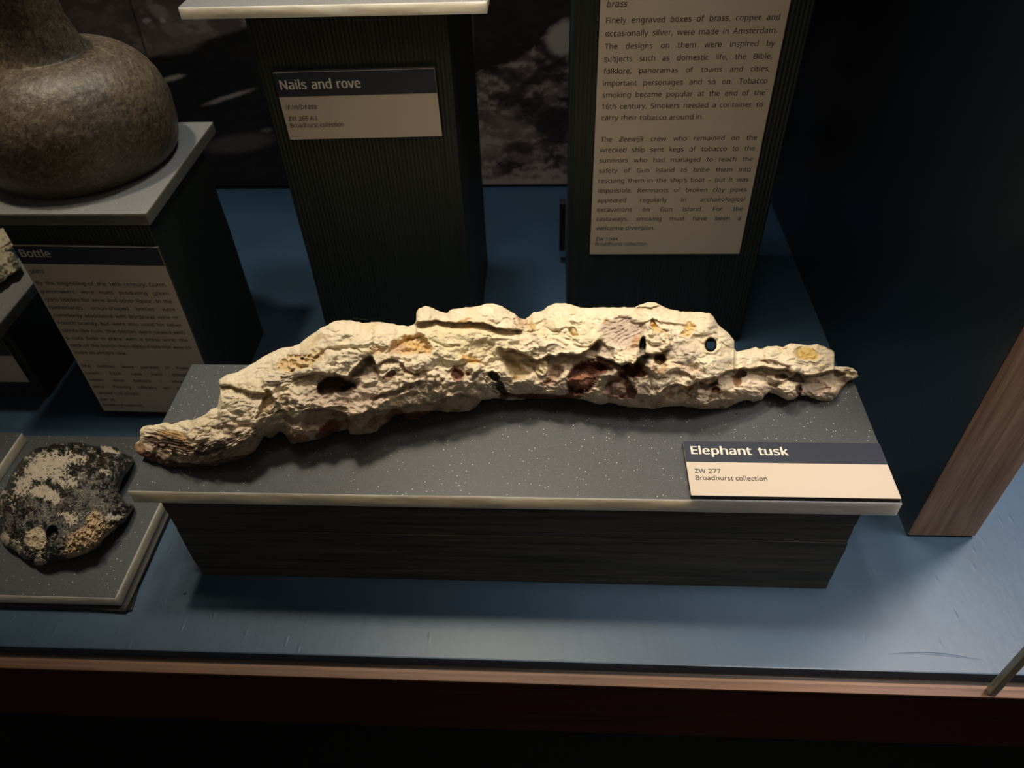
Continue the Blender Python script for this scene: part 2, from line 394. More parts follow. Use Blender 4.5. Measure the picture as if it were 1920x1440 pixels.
plinth('display_plinth', 'low dark timber block at the left edge under the pale encrusted lump', -.72, -.5390, .5535, .665, .0930, M_POST)
plinth('display_plinth', 'thin black board lying on the blue base under the front left shelf', -.60, -.3485, .3065, .478, .0046, M_BLACK)
# raised knot near the foot of the centre post
def knot():
    bm = bmesh.new(); cx, cz = -.198, .038
    n = 40; rings = []
    for k in range(9):
        rr = .026*(1-k/9); ring = []
        for j in range(n):
            a = j/n*2*math.pi; wob = 1+.12*math.sin(3*a+k*.4)+.06*math.sin(7*a)
            ring.append(bm.verts.new((cx+rr*wob*math.cos(a)*1.15, .6200-.0004-(.0010*math.sin(k*1.3)+.0011*k/9), cz+rr*wob*math.sin(a)*.8)))
        rings.append(ring)
    for k in range(8):
        for j in range(n): bm.faces.new((rings[k][j], rings[k][(j+1) % n], rings[k+1][(j+1) % n], rings[k+1][j]))
    bm.faces.new(rings[-1])
    bmesh.ops.recalc_face_normals(bm, faces=bm.faces)
    me = bpy.data.meshes.new('knot'); bm.to_mesh(me); bm.free(); me.materials.append(M_POST)
    o = bpy.data.objects.new('knot', me); COL.objects.link(o); o.parent = pn; o.matrix_parent_inverse = Matrix.Translation(pn.location).inverted()
knot()
def shelf(label, x0, x1, y0, y1, z0, z1, em=M_ACRE, tm=None):
    return tag(box('acrylic_shelf', x0, x1, y0, y1, z0, z1, [tm or M_ACR, em], bevel=.0007, edge_mat=True), label, 'shelf')
shelf('wide frosted grey acrylic slab on which the tusk lies', -.3185, .2460, .3410, .4810, .1020, .1165, M_ACRE)
shelf('frosted acrylic slab with bright cream cut edge at the top of the photo', -.2905, -.0530, .6080, .800, .3615, .3705, M_ACREL, M_ACR2)
shelf('frosted grey acrylic slab under the round bottle', -.530, -.3320, .5270, .6930, .2290, .2400, M_ACRD, M_ACR2)
shelf('frosted grey acrylic slab under the black and white encrusted fragment', -.60, -.3535, .3090, .4835, .0046, .0172, M_ACRE, M_ACR)
shelf('narrow frosted acrylic slab stacked on the slab behind the black and white fragment, left edge', -.66, -.5140, .380, .4760, .0172, .0297)
shelf('frosted acrylic slab at the left edge under the pale encrusted lump', -.74, -.5380, .5400, .6600, .0930, .1050, M_ACRD, M_ACR2)
box('screw_hole', .1435, .1452, .4262, .4277, .1164, .11662, M_BLACK, bpy.data.objects['acrylic_shelf'], bevel=.0003)
tag(box('bracket', .0042, .0116, .800, .812, .018, .085, M_BLACK, bevel=.001), 'small black bracket on the left side of the tall right post', 'bracket')

# ------------------------------------------------------------------ lettering
WORDS = []          # (text, italic, bold) -> mesh data, made in one pass
def req(txt, it=False, bold=False):
    k = (txt, it, bold)
    if k not in WORDS: WORDS.append(k)
    return k
class Card:
    def __init__(s, name, label, loc, flat, w, h, thick, band, tilt=0):
        s.e = empty(name, loc); tag(s.e, label, 'label')
        if not flat: s.e.rotation_euler = (math.pi/2, -math.radians(tilt), 0)
        s.w, s.h, s.t, s.items = w, h, thick, []
        # local frame: x right, y up from the lower left corner, z out of the card
        box('card', 0, w, 0, h, 0, thick, [M_CARD, M_CORE], s.e, bevel=.0003, seg=1, edge_mat=True)
        if band: box('header_band', .0001, w-.0001, h-band, h-.0001, thick, thick+.0002, M_HEAD, s.e, bevel=0)
    def line(s, x0, y, words, size, x1=None, just=False, bold=False, it=False, white=False):
        ks = [req(w_.strip('*'), it or w_.startswith('*'), bold) for w_ in words.split()]
        s.items.append((x0, y, ks, size, x1, just, white))
CARDS = []
# tusk card, lying on the slab
c = Card('label_card', 'Elephant tusk label, the brightly lit card lying on the tusk shelf', (.0979, .3420, .1165), True, .1463, .0516, .0042, .0205)
c.line(.0051, .0386, 'Elephant tusk', .0112, .0765, bold=True, white=True)
c.line(.0052, .0206, 'ZW 277', .0056, .0241)
c.line(.0052, .0141, 'Broadhurst collection', .0056, .0563)
CARDS.append(c)
c = Card('label_card', 'Nails and rove label, small card on the tall post behind the tusk', (-.2316, .6198, .2585), False, .1335, .0580, .0042, .0200, .8)
c.line(.0040, .0443, 'Nails and rove', .0112, .0710, bold=True, white=True)
c.line(.0038, .0273, 'iron/brass', .0062, .0305, it=True)
c.line(.0037, .0172, 'ZW 265 A-I', .0056, .0284)
c.line(.0037, .0112, 'Broadhurst collection', .0056, .0500)
CARDS.append(c)
RX = .0344
c = Card('label_card', 'tall cream card of English text about brass boxes and tobacco, upper right', (RX, .6498, .1167), False, .1487, .300, .0016, .020, .15)
c.line(.0050, .3521-.1167, 'brass', .0066, .0217, it=True)
P1 = ['Finely engraved boxes of brass, copper and', 'occasionally silver, were made in Amsterdam.', 'The designs on them were inspired by', 'subjects such as domestic life, the Bible,', 'folklore, panoramas of towns and cities,', 'important personages and so on. Tobacco', 'smoking became popular at the end of the', '16th century. Smokers needed a container to', 'carry their tobacco around in.']
P2 = ['The *Zeewijk crew who remained on the', 'wrecked ship sent kegs of tobacco to the', 'survivors who had managed to reach the', 'safety of Gun Island to bribe them into', 'rescuing them in the ship\u2019s boat \u2013 but it was', 'impossible. Remnants of broken clay pipes', 'appeared regularly in archaeological', 'excavations on Gun Island. For the', 'castaways, smoking must have been a', 'welcome diversion.']
for k, tx in enumerate(P1): c.line(.0052, .3397-.01020*k-.1167, tx, .0064, .1427 if k < 8 else .0937, just=k < 8)
for k, tx in enumerate(P2): c.line(.0052, .2380-.01027*k-.1167, tx, .0064, .1433 if k < 9 else .0621, just=k < 9)
c.line(.0050, .1333-.1167, 'ZW 1044', .0054, .0272); c.line(.0050, .1278-.1167, 'Broadhurst collection', .0054, .0558)
CARDS.append(c)
BX = -.4621
c = Card('label_card', 'Bottle label, tall dim card on the post under the round bottle', (BX, .5278, .0100), False, .1255, .2010, .0030, .0185, -1.1)
c.line(.0035, .1985-.0086, 'Bottle', .0108, .0295, bold=True, white=True)
c.line(.0030, .1818-.0086, 'glass', .0060, .0163, it=True)
B1 = ['By the beginning of the 18th century, Dutch', 'glassmakers were mass producing green', 'glass bottles for wine and other liquor. In the', 'Netherlands, onion-shaped bottles were', 'commonly associated with Bordeaux wine or', 'French brandy, but were also used for other', 'spirits like rum. The bottles were sealed with', 'a cork held in place with a brass wire; the', 'neck of the bottle then dipped into hot wax to', 'make an airtight seal.']
B2 = ['The bottles were packed in rows in', 'cases. Each case held about 15', 'onion wine bottles \u2013 about 120', 'wine. Twenty officers on VOC ships', 'carried 120 dozen.']
for k, tx in enumerate(B1): c.line(.0030, .1690-.00905*k-.0086, tx, .0056, .1190 if k < 9 else .0545, just=k < 9)
for k, tx in enumerate(B2): c.line(.0030, .0700-.00925*k-.0086, tx, .0056, .1190 if k < 4 else .0470, just=k < 4)
c.line(.0030, .0240-.0086, 'ZW 36', .0050, .0180); c.line(.0030, .0165-.0086, 'Broadhurst collection', .0050, .0440)
CARDS.append(c)
c = Card('label_card', 'mostly cut-off cream card on the low dark block at the left edge', (-.690, .5533, .0254), False, .1430, .0560, .0030, .0190)
CARDS.append(c)

import os
FONT = None
try:        # a plain sans serif that ships with Blender; the built-in one if it is missing
    FONT = bpy.data.fonts.load(os.path.join(bpy.utils.resource_path('LOCAL'), 'datafiles', 'fonts', 'NotoSansHebrew-Regular.woff2'))
except Exception:
    pass
tmp = []
for txt, it, bold in WORDS:
    cu = bpy.data.curves.new('word', 'FONT'); cu.body = txt; cu.size = 1; cu.font = FONT or cu.font; cu.shear = .22 if it else 0; cu.resolution_u = 4
    o = bpy.data.objects.new('word', cu); COL.objects.link(o); tmp.append(o)
bpy.context.view_layer.update()
dg = bpy.context.evaluated_depsgraph_get(); GLY = {}
for k, o in zip(WORDS, tmp):
    me = o.evaluated_get(dg).to_mesh()
    V = np.array([v.co[:] for v in me.vertices]); F = [tuple(p.vertices) for p in me.polygons]
    GLY[k] = (V, F, V[:, 0].min(), V[:, 0].max())
    o.evaluated_get(dg).to_mesh_clear()
for o in tmp:
    cu = o.data; bpy.data.objects.remove(o); bpy.data.curves.remove(cu)
_cap = GLY[req('Elephant', False, True)][0][:, 1].max()/.73   # ascender of the typeface against the printed one
for c in CARDS:
    for white in (True, False):
        VV, FF, nv = [], [], 0
        for x0, y, ks, size, x1, just, wh in c.items:
            if wh != white: continue
            ws = [(GLY[k][3]-GLY[k][2])/_cap for k in ks]; gap = .35 if not (ks and ks[0][2]) else .46
            nat = sum(ws)*size+gap*size*(len(ks)-1)
            if just: xs = 1.0; g_ = (x1-x0-sum(ws)*size*xs)/(len(ks)-1)
            else: xs = (x1-x0)/nat; g_ = gap*size*xs
            x = x0
            for k, wd in zip(ks, ws):
                V, F, a, b_ = GLY[k]; W = V.copy()/_cap
                W[:, 0] = (W[:, 0]-a/_cap)*size*xs+x; W[:, 1] = W[:, 1]*size+y; W[:, 2] = c.t+.0003
                for iz, (dx_, dy_) in enumerate(((-.028, -.006), (-.014, .006), (0, -.006), (.014, .006), (.028, -.006)) if k[2] else ((-.007, 0), (.007, 0))):
                    W2 = W.copy(); W2[:, 0] += dx_*size; W2[:, 1] += dy_*size; W2[:, 2] += iz*3e-5
                    VV.append(W2); FF += [tuple(i+nv for i in f) for f in F]; nv += len(W2)
                x += wd*size*xs+g_
        if VV: link_mesh('title_lettering' if white else 'lettering', np.vstack(VV), FF, M_INKW if white else M_INKD, c.e)

# ------------------------------------------------------------------ the tusk
ZP = .1165
TOP = [(251,251,839),(255,254,831),(259,261,826),(263,264,815),(266,262,806),(270,268,799),(285,285,797),(310,310,792),(322,322,796),(340,340,790),(365,365,786),(385,385,777),(395,395,768),(406,408,762),(410,411,745),(415,416,730),(419,424,725),(423,412,719),(427,411,712),(433,425,702),(446,446,698),(452,452,694),(465,465,686),(485,485,675),(505,505,662),(525,525,653),(548,548,649),(562,562,645),(580,580,630),(600,600,616),(625,625,603),(645,645,600),(665,665,602),(680,680,606),(700,700,603),(720,720,604),(745,745,609),(765,765,612),(776,777,607),(779,782,598),(782,780,588),(786,785,579),(797,797,574),(808,808,577),(825,825,584),(838,838,586),(850,850,579),(870,870,577),(890,890,575),(910,910,570),(925,925,569),(940,940,573),(952,952,582),(965,965,588),(975,975,596),(984,984,599),(992,992,594),(1000,1000,586),(1018,1018,582),(1027,1027,574),(1040,1040,569),(1060,1060,568),(1075,1075,572),(1090,1090,576),(1120,1120,577),(1150,1150,577),(1190,1190,576),(1200,1200,571),(1215,1215,567),(1230,1230,568),(1240,1240,573),(1255,1255,580),(1275,1275,584),(1300,1300,585),(1328,1330,587),(1335,1338,594),(1346,1347,610),(1362,1365,624),(1374,1377,638),(1377,1376,651),(1382,1382,660),(1400,1400,655),(1417,1417,650),(1424,1424,654),(1440,1440,649),(1457,1457,648),(1467,1467,652),(1482,1482,644),(1515,1515,648),(1532,1532,645),(1548,1548,650),(1559,1564,660),(1563,1565,667),(1566,1559,678),(1569,1560,684),(1573,1570,688),(1584,1584,687),(1598,1598,690),(1605,1607,697),(1609,1609,705)]
BOT = [(251,251,840),(258,254,846),(268,264,855),(290,287,865),(316,316,875),(334,334,878),(367,367,874),(405,405,872),(452,452,862),(478,478,846),(488,488,829),(495,495,818),(507,507,822),(522,524,809),(535,535,816),(544,543,829),(552,552,832),(577,577,827),(607,607,822),(623,623,812),(652,653,804),(656,656,815),(680,682,813),(704,706,810),(711,712,800),(727,727,791),(740,740,780),(765,765,787),(790,790,787),(804,804,778),(818,818,770),(840,840,773),(866,866,772),(879,879,771),(895,895,761),(904,904,750),(927,927,747),(950,950,750),(1017,1017,748),(1061,1061,747),(1097,1097,750),(1123,1123,759),(1140,1140,756),(1152,1152,758),(1172,1172,762),(1188,1188,764),(1213,1213,765),(1223,1223,767),(1247,1247,762),(1280,1280,762),(1310,1310,766),(1340,1340,767),(1359,1359,766),(1376,1376,758),(1396,1396,751),(1415,1415,753),(1427,1428,751),(1432,1433,742),(1442,1442,736),(1456,1456,740),(1465,1465,745),(1477,1477,751),(1488,1490,748),(1495,1495,743),(1512,1512,743),(1527,1527,748),(1538,1538,753),(1557,1557,753),(1568,1568,745),(1577,1576,731),(1586,1585,719),(1596,1594,712),(1605,1605,709),(1609,1609,706)]

def tusk_features(X, Y):
    """relief in metres (towards the viewer side of the tusk) and colour, from the marks read off the object, with shade painted into recesses"""
    k = .0004
    q3 = np.stack([X/46, Y/46, X*0], -1)
    wx = fbm(q3*1.3, 3, 71)*13+fbm(q3*3.6, 3, 75)*6; wy = fbm(q3*1.3+9, 3, 81)*11+fbm(q3*3.6+4, 3, 85)*5
    XW, YW = X+wx, Y+wy
    xs, ys = X+wx*.45, Y+wy*.45
    h = np.zeros_like(X)
    rgb = np.zeros(X.shape+(3,))+np.array([.80, .695, .515])
    big = fbm(q3*.6+5, 3, 3); mid = fbm(q3*1.8+2, 4, 5); fine = fbm(q3*6, 4, 9)
    rgb *= (1+.10*big+.07*mid)[..., None]
    yl = sstep(.1, .6, fbm(q3*1.2+30, 3, 33)); rgb = mixc(rgb, (.72, .56, .30), yl*.35)
    ymid0 = np.interp(X, [251, 400, 500, 600, 700, 800, 950, 1100, 1300, 1450, 1608], [850, 810, 745, 690, 670, 672, 650, 655, 690, 690, 705])
    rump = .55+.45*sstep(-35, 10, Y-ymid0)
    h += k*(9*big+5.5*mid*rump+1.6*fine*rump)
    rid = fbm(q3*1.1+14, 3, 44, .5, True); h += k*3.2*rid
    wl_ = worley(XW/26, YW/19, 6); h += k*-7*np.clip(.5-wl_, 0, 1)*rump
    cr1 = fbm(q3*1.5+40, 4, 47); line = np.exp(-(cr1/.022)**2)*sstep(.05, .4, fbm(q3*.8+60, 3, 49)+.15); h -= k*2.6*line; rgb = mixc(rgb, (.50, .38, .24), line*.35)
    # crumpled folds: rounded swellings that meet in sharp creases
    b1 = np.abs(fbm(np.stack([XW/52, YW/30, X*0+21], -1), 3, 151, .55)); b2 = np.abs(fbm(np.stack([XW/24, YW/15, X*0+27], -1), 3, 157, .55))
    h += k*(26*np.minimum(b1, .30)+11*np.minimum(b2, .30))*(.45+.55*rump)-k*5
    cre = np.exp(-(b1/.035)**2)*(.4+.6*rump); rgb = mixc(rgb, (.50, .38, .25), cre*.38); rgb = mixc(rgb, (.56, .44, .31), np.exp(-(b2/.04)**2)*rump*.25)
    rgb = mixc(rgb, (.80, .68, .41), sstep(1, .3, ell(XW, YW, 850, 640, 150, 48, 5))*.55); rgb = mixc(rgb, (.80, .70, .46), sstep(1, .3, ell(XW, YW, 1060, 620, 90, 40, 0))*.4)
    h += k*2.2*fbm(np.stack([X/24, Y/13, X*0+8], -1), 4, 66, .6)
    # lower flank: pinkish and smoother, underside shade painted into the colour
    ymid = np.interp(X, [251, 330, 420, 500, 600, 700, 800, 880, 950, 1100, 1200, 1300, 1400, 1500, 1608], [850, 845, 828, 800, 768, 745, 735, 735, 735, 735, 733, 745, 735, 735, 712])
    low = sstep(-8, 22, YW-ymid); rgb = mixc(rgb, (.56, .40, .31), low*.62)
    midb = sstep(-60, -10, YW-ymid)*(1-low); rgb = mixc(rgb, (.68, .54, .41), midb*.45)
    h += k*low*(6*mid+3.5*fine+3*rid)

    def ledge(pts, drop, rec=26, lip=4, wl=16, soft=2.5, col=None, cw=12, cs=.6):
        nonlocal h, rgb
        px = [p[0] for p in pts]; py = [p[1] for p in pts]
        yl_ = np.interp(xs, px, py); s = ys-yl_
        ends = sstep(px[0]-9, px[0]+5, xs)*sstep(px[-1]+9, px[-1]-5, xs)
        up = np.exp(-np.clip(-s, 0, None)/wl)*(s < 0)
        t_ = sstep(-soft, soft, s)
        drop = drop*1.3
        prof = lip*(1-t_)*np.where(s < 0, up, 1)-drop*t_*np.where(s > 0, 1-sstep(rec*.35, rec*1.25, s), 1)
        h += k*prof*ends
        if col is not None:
            rgb = mixc(rgb, col, ends*t_*np.exp(-np.clip(s, 0, None)/cw)*cs)  # darker tone below the ledge: recess shade painted in along with brown stain
    def pit(cx, cy, rx, ry, rot=0, d=12, wall=.35, col=None, cs=.9, rim=0, warp=1, cr_=1.0):
        nonlocal h, rgb
        q = ell(X+wx*warp, Y+wy*warp, cx, cy, rx, ry, rot)
        h += -k*d*sstep(1.0, 1-wall, q)
        if rim: h += k*rim*np.exp(-((q-1.08)/.14)**2)
        if col is not None: rgb = mixc(rgb, col, sstep(1.05*cr_, .7*cr_, q)*cs)
    def lump(cx, cy, rx, ry, rot=0, d=8, col=None, cs=.8, p=1.0, warp=.6):
        nonlocal h, rgb
        q = ell(X+wx*warp, Y+wy*warp, cx, cy, rx, ry, rot)
        h += k*d*np.sqrt(np.clip(1-q**2, 0, 1))**p
        if col is not None: rgb = mixc(rgb, col, sstep(1.05, .75, q)*cs)
    def patch(cx, cy, rx, ry, rot, col, cs=.8, soft=.45):
        nonlocal rgb
        q = ell(XW, YW, cx, cy, rx, ry, rot); rgb = mixc(rgb, col, sstep(1.0, 1-soft, q)*cs)
    def strata(cx, cy, rx, ry, rot, period, d, dark=None, cs=.6, soft=.4):
        """thin broken layers standing proud one behind another"""
        nonlocal h, rgb
        c_, s_ = math.cos(math.radians(rot)), math.sin(math.radians(rot))
        a = (X-cx)*c_+(Y-cy)*s_; b = -(X-cx)*s_+(Y-cy)*c_
        m = sstep(1.05, 1-soft, ell(XW, YW, cx, cy, rx, ry, rot))
        ph = b/period+fbm(np.stack([a/34, b/11, a*0], -1), 3, 52)*1.5
        saw = ph-np.floor(ph)
        h += k*d*(saw-.5)*m*(.6+.6*fbm(np.stack([a/18, b/6, a*0+3], -1), 2, 53))
        if dark is not None: rgb = mixc(rgb, dark, m*sstep(.5, .9, saw)*cs)
    def nodules(cx, cy, rx, ry, sz, d, rot=0, inv=False, col=None, cs=.6):
        nonlocal h, rgb
        m = sstep(1.05, .7, ell(XW, YW, cx, cy, rx, ry, rot)); wv = worley(X/sz+wx*.03, Y/sz+wy*.03, 61)
        v_ = np.sqrt(np.clip(1-(wv/.62)**2, 0, 1))
        h += k*d*(v_ if not inv else -v_)*m
        if col is not None: rgb = mixc(rgb, col, m*(v_ if inv else 1-v_)*cs)
    RB, OC, DK, MV, BR = (.135, .040, .022), (.60, .38, .12), (.045, .024, .015), (.42, .32, .26), (.30, .15, .075)
    def polypit(pts, d, soft=5, col=None, cs=.95, cw=6, rim=0):
        nonlocal h, rgb
        px = X+wx*.28+2.2*fine; py = Y+wy*.28+2.2*fine; A = np.array(pts, float); nA = len(A)
        x0_, x1_, y0_, y1_ = A[:, 0].min()-25, A[:, 0].max()+25, A[:, 1].min()-25, A[:, 1].max()+25
        m = (px > x0_) & (px < x1_) & (py > y0_) & (py < y1_); qx, qy = px[m], py[m]
        ds = np.full(qx.shape, 1e9); ins = np.zeros(qx.shape, bool)
        for i in range(nA):
            ax, ay = A[i]; bx_, by_ = A[(i+1) % nA]; ex, ey = bx_-ax, by_-ay
            tt = np.clip(((qx-ax)*ex+(qy-ay)*ey)/(ex*ex+ey*ey), 0, 1); ds = np.minimum(ds, np.hypot(qx-ax-tt*ex, qy-ay-tt*ey))
            c1 = (ay > qy) != (by_ > qy); ins ^= c1 & (qx < ex*(qy-ay)/np.where(ey == 0, 1e-9, ey)+ax)
        sd = np.where(ins, ds, -ds)
        hh_ = np.zeros_like(h); hh_[m] = -k*d*sstep(-1, soft, sd)+k*rim*np.exp(-((sd+3)/2.5)**2); h += hh_
        if col is not None:
            ww = np.zeros_like(h); ww[m] = sstep(-2, cw*.6, sd)*cs; rgb = mixc(rgb, col, ww)
    # ---- left tip: layered, brown-black stained laminae
    patch(300, 845, 52, 24, 10, (.46, .33, .25), .8); patch(318, 826, 50, 15, 10, (.34, .20, .10), .6)
    strata(322, 828, 62, 22, 12, 5.5, 7, (.055, .032, .026), .95)
    strata(430, 836, 90, 20, -24, 6.5, 6.5, (.085, .055, .048), .85)
    patch(322, 816, 34, 9, 4, (.50, .29, .10), .75); patch(318, 834, 44, 7, 14, (.10, .06, .045), .7); patch(395, 838, 50, 7, -16, (.15, .11, .10), .65); patch(290, 858, 44, 6, 18, (.16, .08, .05), .7); patch(345, 828, 22, 9, 15, (.48, .26, .10), .7); patch(286, 822, 14, 6, 0, DK, .8)
    patch(372, 834, 10, 5, 10, DK, .8); patch(300, 866, 60, 7, 8, (.17, .085, .05), .8); patch(420, 868, 80, 6, -3, (.20, .12, .085), .7); patch(258, 845, 10, 14, 0, (.36, .22, .12), .7)
    nodules(345, 838, 70, 22, 8, 3, 8, col=(.22, .15, .13), cs=.5)
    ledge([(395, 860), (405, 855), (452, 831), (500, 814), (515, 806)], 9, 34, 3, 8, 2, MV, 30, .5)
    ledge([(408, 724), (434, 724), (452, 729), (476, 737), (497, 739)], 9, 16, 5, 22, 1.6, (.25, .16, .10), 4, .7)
    strata(455, 748, 40, 22, 6, 8, 3.5, MV, .4); strata(400, 790, 80, 26, -24, 12, 2.6, (.55, .45, .33), .4)
    lump(488, 787, 22, 14, -30, 8, rim if False else None); pit(503, 752, 13, 19, 10, 16, .5, (.40, .29, .14), .8, 2)
    pit(497, 775, 20, 8, -20, 7, .5, (.6, .48, .28), .5)
    nodules(560, 676, 46, 19, 8.5, 9, -12, True, (.50, .33, .12), .8); patch(560, 677, 48, 20, -12, (.68, .50, .24), .55); pit(568, 671, 3.5, 3, 0, 12, .4, DK, .9, warp=.2)
    strata(540, 711, 46, 17, -8, 6, 5.5, (.24, .19, .165), .7); patch(545, 706, 44, 14, -8, (.44, .36, .30), .5)
    nodules(538, 757, 38, 22, 9, 7, -15, col=MV, cs=.6); patch(528, 773, 12, 5, 0, (.05, .03, .02), .8)
    lump(510, 710, 26, 12, -30, 7)
    pit(548, 792, 20, 9, 20, 8, .5, MV, .5)
    # ---- great cavity and the overhanging sheet above it
    pit(645, 736, 88, 34, 5, 12, .6, (.50, .38, .31), .6)
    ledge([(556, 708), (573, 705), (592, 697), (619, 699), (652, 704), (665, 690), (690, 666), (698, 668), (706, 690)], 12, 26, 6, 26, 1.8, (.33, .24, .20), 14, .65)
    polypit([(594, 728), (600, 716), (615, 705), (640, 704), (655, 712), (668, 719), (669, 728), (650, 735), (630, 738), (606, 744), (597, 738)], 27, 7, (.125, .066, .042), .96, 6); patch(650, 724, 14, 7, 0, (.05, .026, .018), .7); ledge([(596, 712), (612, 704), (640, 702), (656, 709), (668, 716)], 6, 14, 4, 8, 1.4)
    polypit([(657, 704), (668, 690), (680, 680), (688, 667), (694, 663), (700, 672), (706, 690), (708, 700), (690, 708), (668, 708)], 16, 10, (.25, .18, .145), .8)
    ledge([(700, 684), (716, 676), (736, 672), (752, 682), (757, 692), (775, 704), (797, 695)], 7, 12, 5, 12, 1.5, MV, 6, .5)
    lump(738, 690, 20, 7, -32, 8); pit(727, 707, 14, 10, 20, 11, .5, (.34, .20, .14), .8)
    # ---- yellow crater
    pit(768, 650, 46, 23, -3, 15, .45, (.66, .46, .22), .85, 3); patch(742, 654, 20, 16, -20, (.56, .38, .27), .8); nodules(775, 652, 28, 15, 9, 6, 0, col=(.62, .36, .08), cs=.8)
    patch(760, 640, 20, 6, -15, (.50, .27, .07), .6); lump(777, 682, 20, 16, 0, 9); pit(803, 648, 10, 14, 0, 5, .5, OC, .4)
    lump(690, 628, 60, 22, 0, 5); pit(705, 654, 22, 10, -10, 4, .5, OC, .45); lump(655, 668, 46, 12, -12, 5); lump(640, 618, 30, 12, 10, 4)
    patch(600, 640, 26, 8, -30, (.6, .42, .2), .5)
    ledge([(590, 668), (612, 655), (640, 646), (668, 650), (682, 658)], 3.5, 12, 2.5, 10, 2)
    # ---- lower sheet along the left half
    nodules(790, 722, 62, 20, 11, 6.5, -8, col=MV, cs=.55); ledge([(700, 742), (716, 735), (742, 733), (765, 722), (790, 716)], 9, 10, 4, 9, 1.6, (.3, .22, .18), 6, .6)
    nodules(838, 720, 36, 17, 12, 6, 0, col=(.55, .42, .28), cs=.5)
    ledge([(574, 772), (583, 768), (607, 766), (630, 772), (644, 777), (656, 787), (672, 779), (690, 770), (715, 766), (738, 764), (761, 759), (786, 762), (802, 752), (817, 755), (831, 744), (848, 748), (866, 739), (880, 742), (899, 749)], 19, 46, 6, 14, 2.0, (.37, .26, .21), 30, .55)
    strata(652, 770, 40, 14, 8, 6, 3.5, (.35, .27, .22), .6)
    lump(662, 800, 46, 14, -6, 11); lump(575, 812, 34, 18, 10, 12); strata(680, 802, 34, 12, 80, 7, 2.2)
    patch(617, 803, 20, 14, -30, RB, .85); patch(640, 795, 26, 10, 0, BR, .5); patch(770, 781, 52, 8, 0, (.12, .045, .025), .85); patch(740, 775, 22, 8, -20, BR, .7); patch(562, 820, 26, 12, 0, (.46, .28, .17), .6); patch(712, 790, 18, 9, -40, BR, .5)
    # ---- detached flake on the crest
    ledge([(779, 608), (784, 606), (800, 603), (821, 602), (845, 603), (880, 605), (903, 604), (916, 609), (928, 615), (945, 617), (962, 618), (975, 619)], 17, 15, 7, 14, 1.3, (.16, .075, .028), 3.6, .95)
    lump(925, 588, 40, 15, 20, 5); patch(864, 600, 12, 4, 0, (.42, .22, .06), .8); patch(872, 614, 8, 3, 0, (.55, .28, .08), .7)
    nodules(985, 610, 30, 15, 7, 6, 30, col=(.42, .25, .15), cs=.85); pit(986, 604, 18, 10, 20, 8, .6, (.50, .34, .22), .6); patch(1005, 610, 7, 10, 0, (.46, .30, .08), .7)
    # ---- middle
    pit(905, 648, 24, 17, 12, 9, .6, (.56, .45, .29), .55); patch(885, 668, 24, 9, 22, (.60, .36, .10), .8); patch(872, 665, 8, 5, 0, (.55, .28, .08), .7)
    pit(862, 702, 18, 18, 20, 20, .5, (.30, .16, .11), .85); nodules(862, 712, 14, 10, 8, 6, 0, col=RB, cs=.5); lump(888, 690, 14, 15, 0, 11); ledge([(840, 694), (852, 684), (866, 682), (876, 680)], 9, 14, 4, 10, 1.5)
    nodules(905, 712, 30, 24, 11, 8, 0, col=MV, cs=.6)
    pit(928, 707, 11, 9, 30, 15, .5, (.05, .04, .028), .9, 2, .7); strata(932, 720, 14, 24, 20, 6, 6, (.05, .042, .03), .7); pit(940, 730, 9, 22, -18, 16, .5, (.075, .06, .042), .9, 0, .5)
    polypit([(944, 670), (952, 663), (966, 669), (985, 690), (998, 702), (985, 713), (970, 715), (955, 702), (946, 690)], 19, 13, (.42, .31, .14), .75, 8, 2); patch(966, 704, 8, 6, 0, (.20, .12, .035), .85); lump(980, 715, 22, 12, -20, 9)
    lump(975, 640, 22, 14, -50, 5); lump(1012, 640, 30, 16, 0, 5); pit(1003, 640, 10, 10, 0, 4, .6, MV, .35)
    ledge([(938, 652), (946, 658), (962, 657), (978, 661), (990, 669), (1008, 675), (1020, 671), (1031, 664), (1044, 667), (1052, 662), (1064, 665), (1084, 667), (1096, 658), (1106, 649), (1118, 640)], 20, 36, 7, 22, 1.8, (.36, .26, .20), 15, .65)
    strata(1000, 668, 46, 12, 24, 7, 5, (.34, .27, .23), .6)
    lump(1016, 688, 12, 18, 20, 17, (.70, .57, .36), .8, .6, .2)
    polypit([(1013, 718), (1022, 702), (1030, 686), (1046, 680), (1062, 684), (1058, 700), (1050, 712), (1030, 724)], 17, 12, (.30, .18, .11), .75, 8); patch(1018, 712, 13, 9, 0, (.40, .21, .12), .75)
    lump(1045, 722, 28, 16, 0, 9, (.60, .45, .35), .5)
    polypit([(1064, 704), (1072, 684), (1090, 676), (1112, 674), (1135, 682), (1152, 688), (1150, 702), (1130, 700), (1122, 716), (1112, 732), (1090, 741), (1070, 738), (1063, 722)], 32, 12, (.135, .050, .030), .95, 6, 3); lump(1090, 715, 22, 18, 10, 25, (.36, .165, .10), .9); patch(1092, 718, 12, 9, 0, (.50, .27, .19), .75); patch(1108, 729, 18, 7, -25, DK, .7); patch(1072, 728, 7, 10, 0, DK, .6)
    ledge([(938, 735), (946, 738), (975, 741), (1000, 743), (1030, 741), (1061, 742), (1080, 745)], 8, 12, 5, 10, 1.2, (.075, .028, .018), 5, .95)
    lump(1145, 700, 19, 18, 0, 20, (.42, .33, .28), .6, 1, .4)
    lump(1060, 600, 55, 24, 10, 6); pit(1071, 622, 10, 8, 0, 4, .5, (.62, .45, .15), .6, 3); lump(1140, 592, 60, 8, 3, 4)
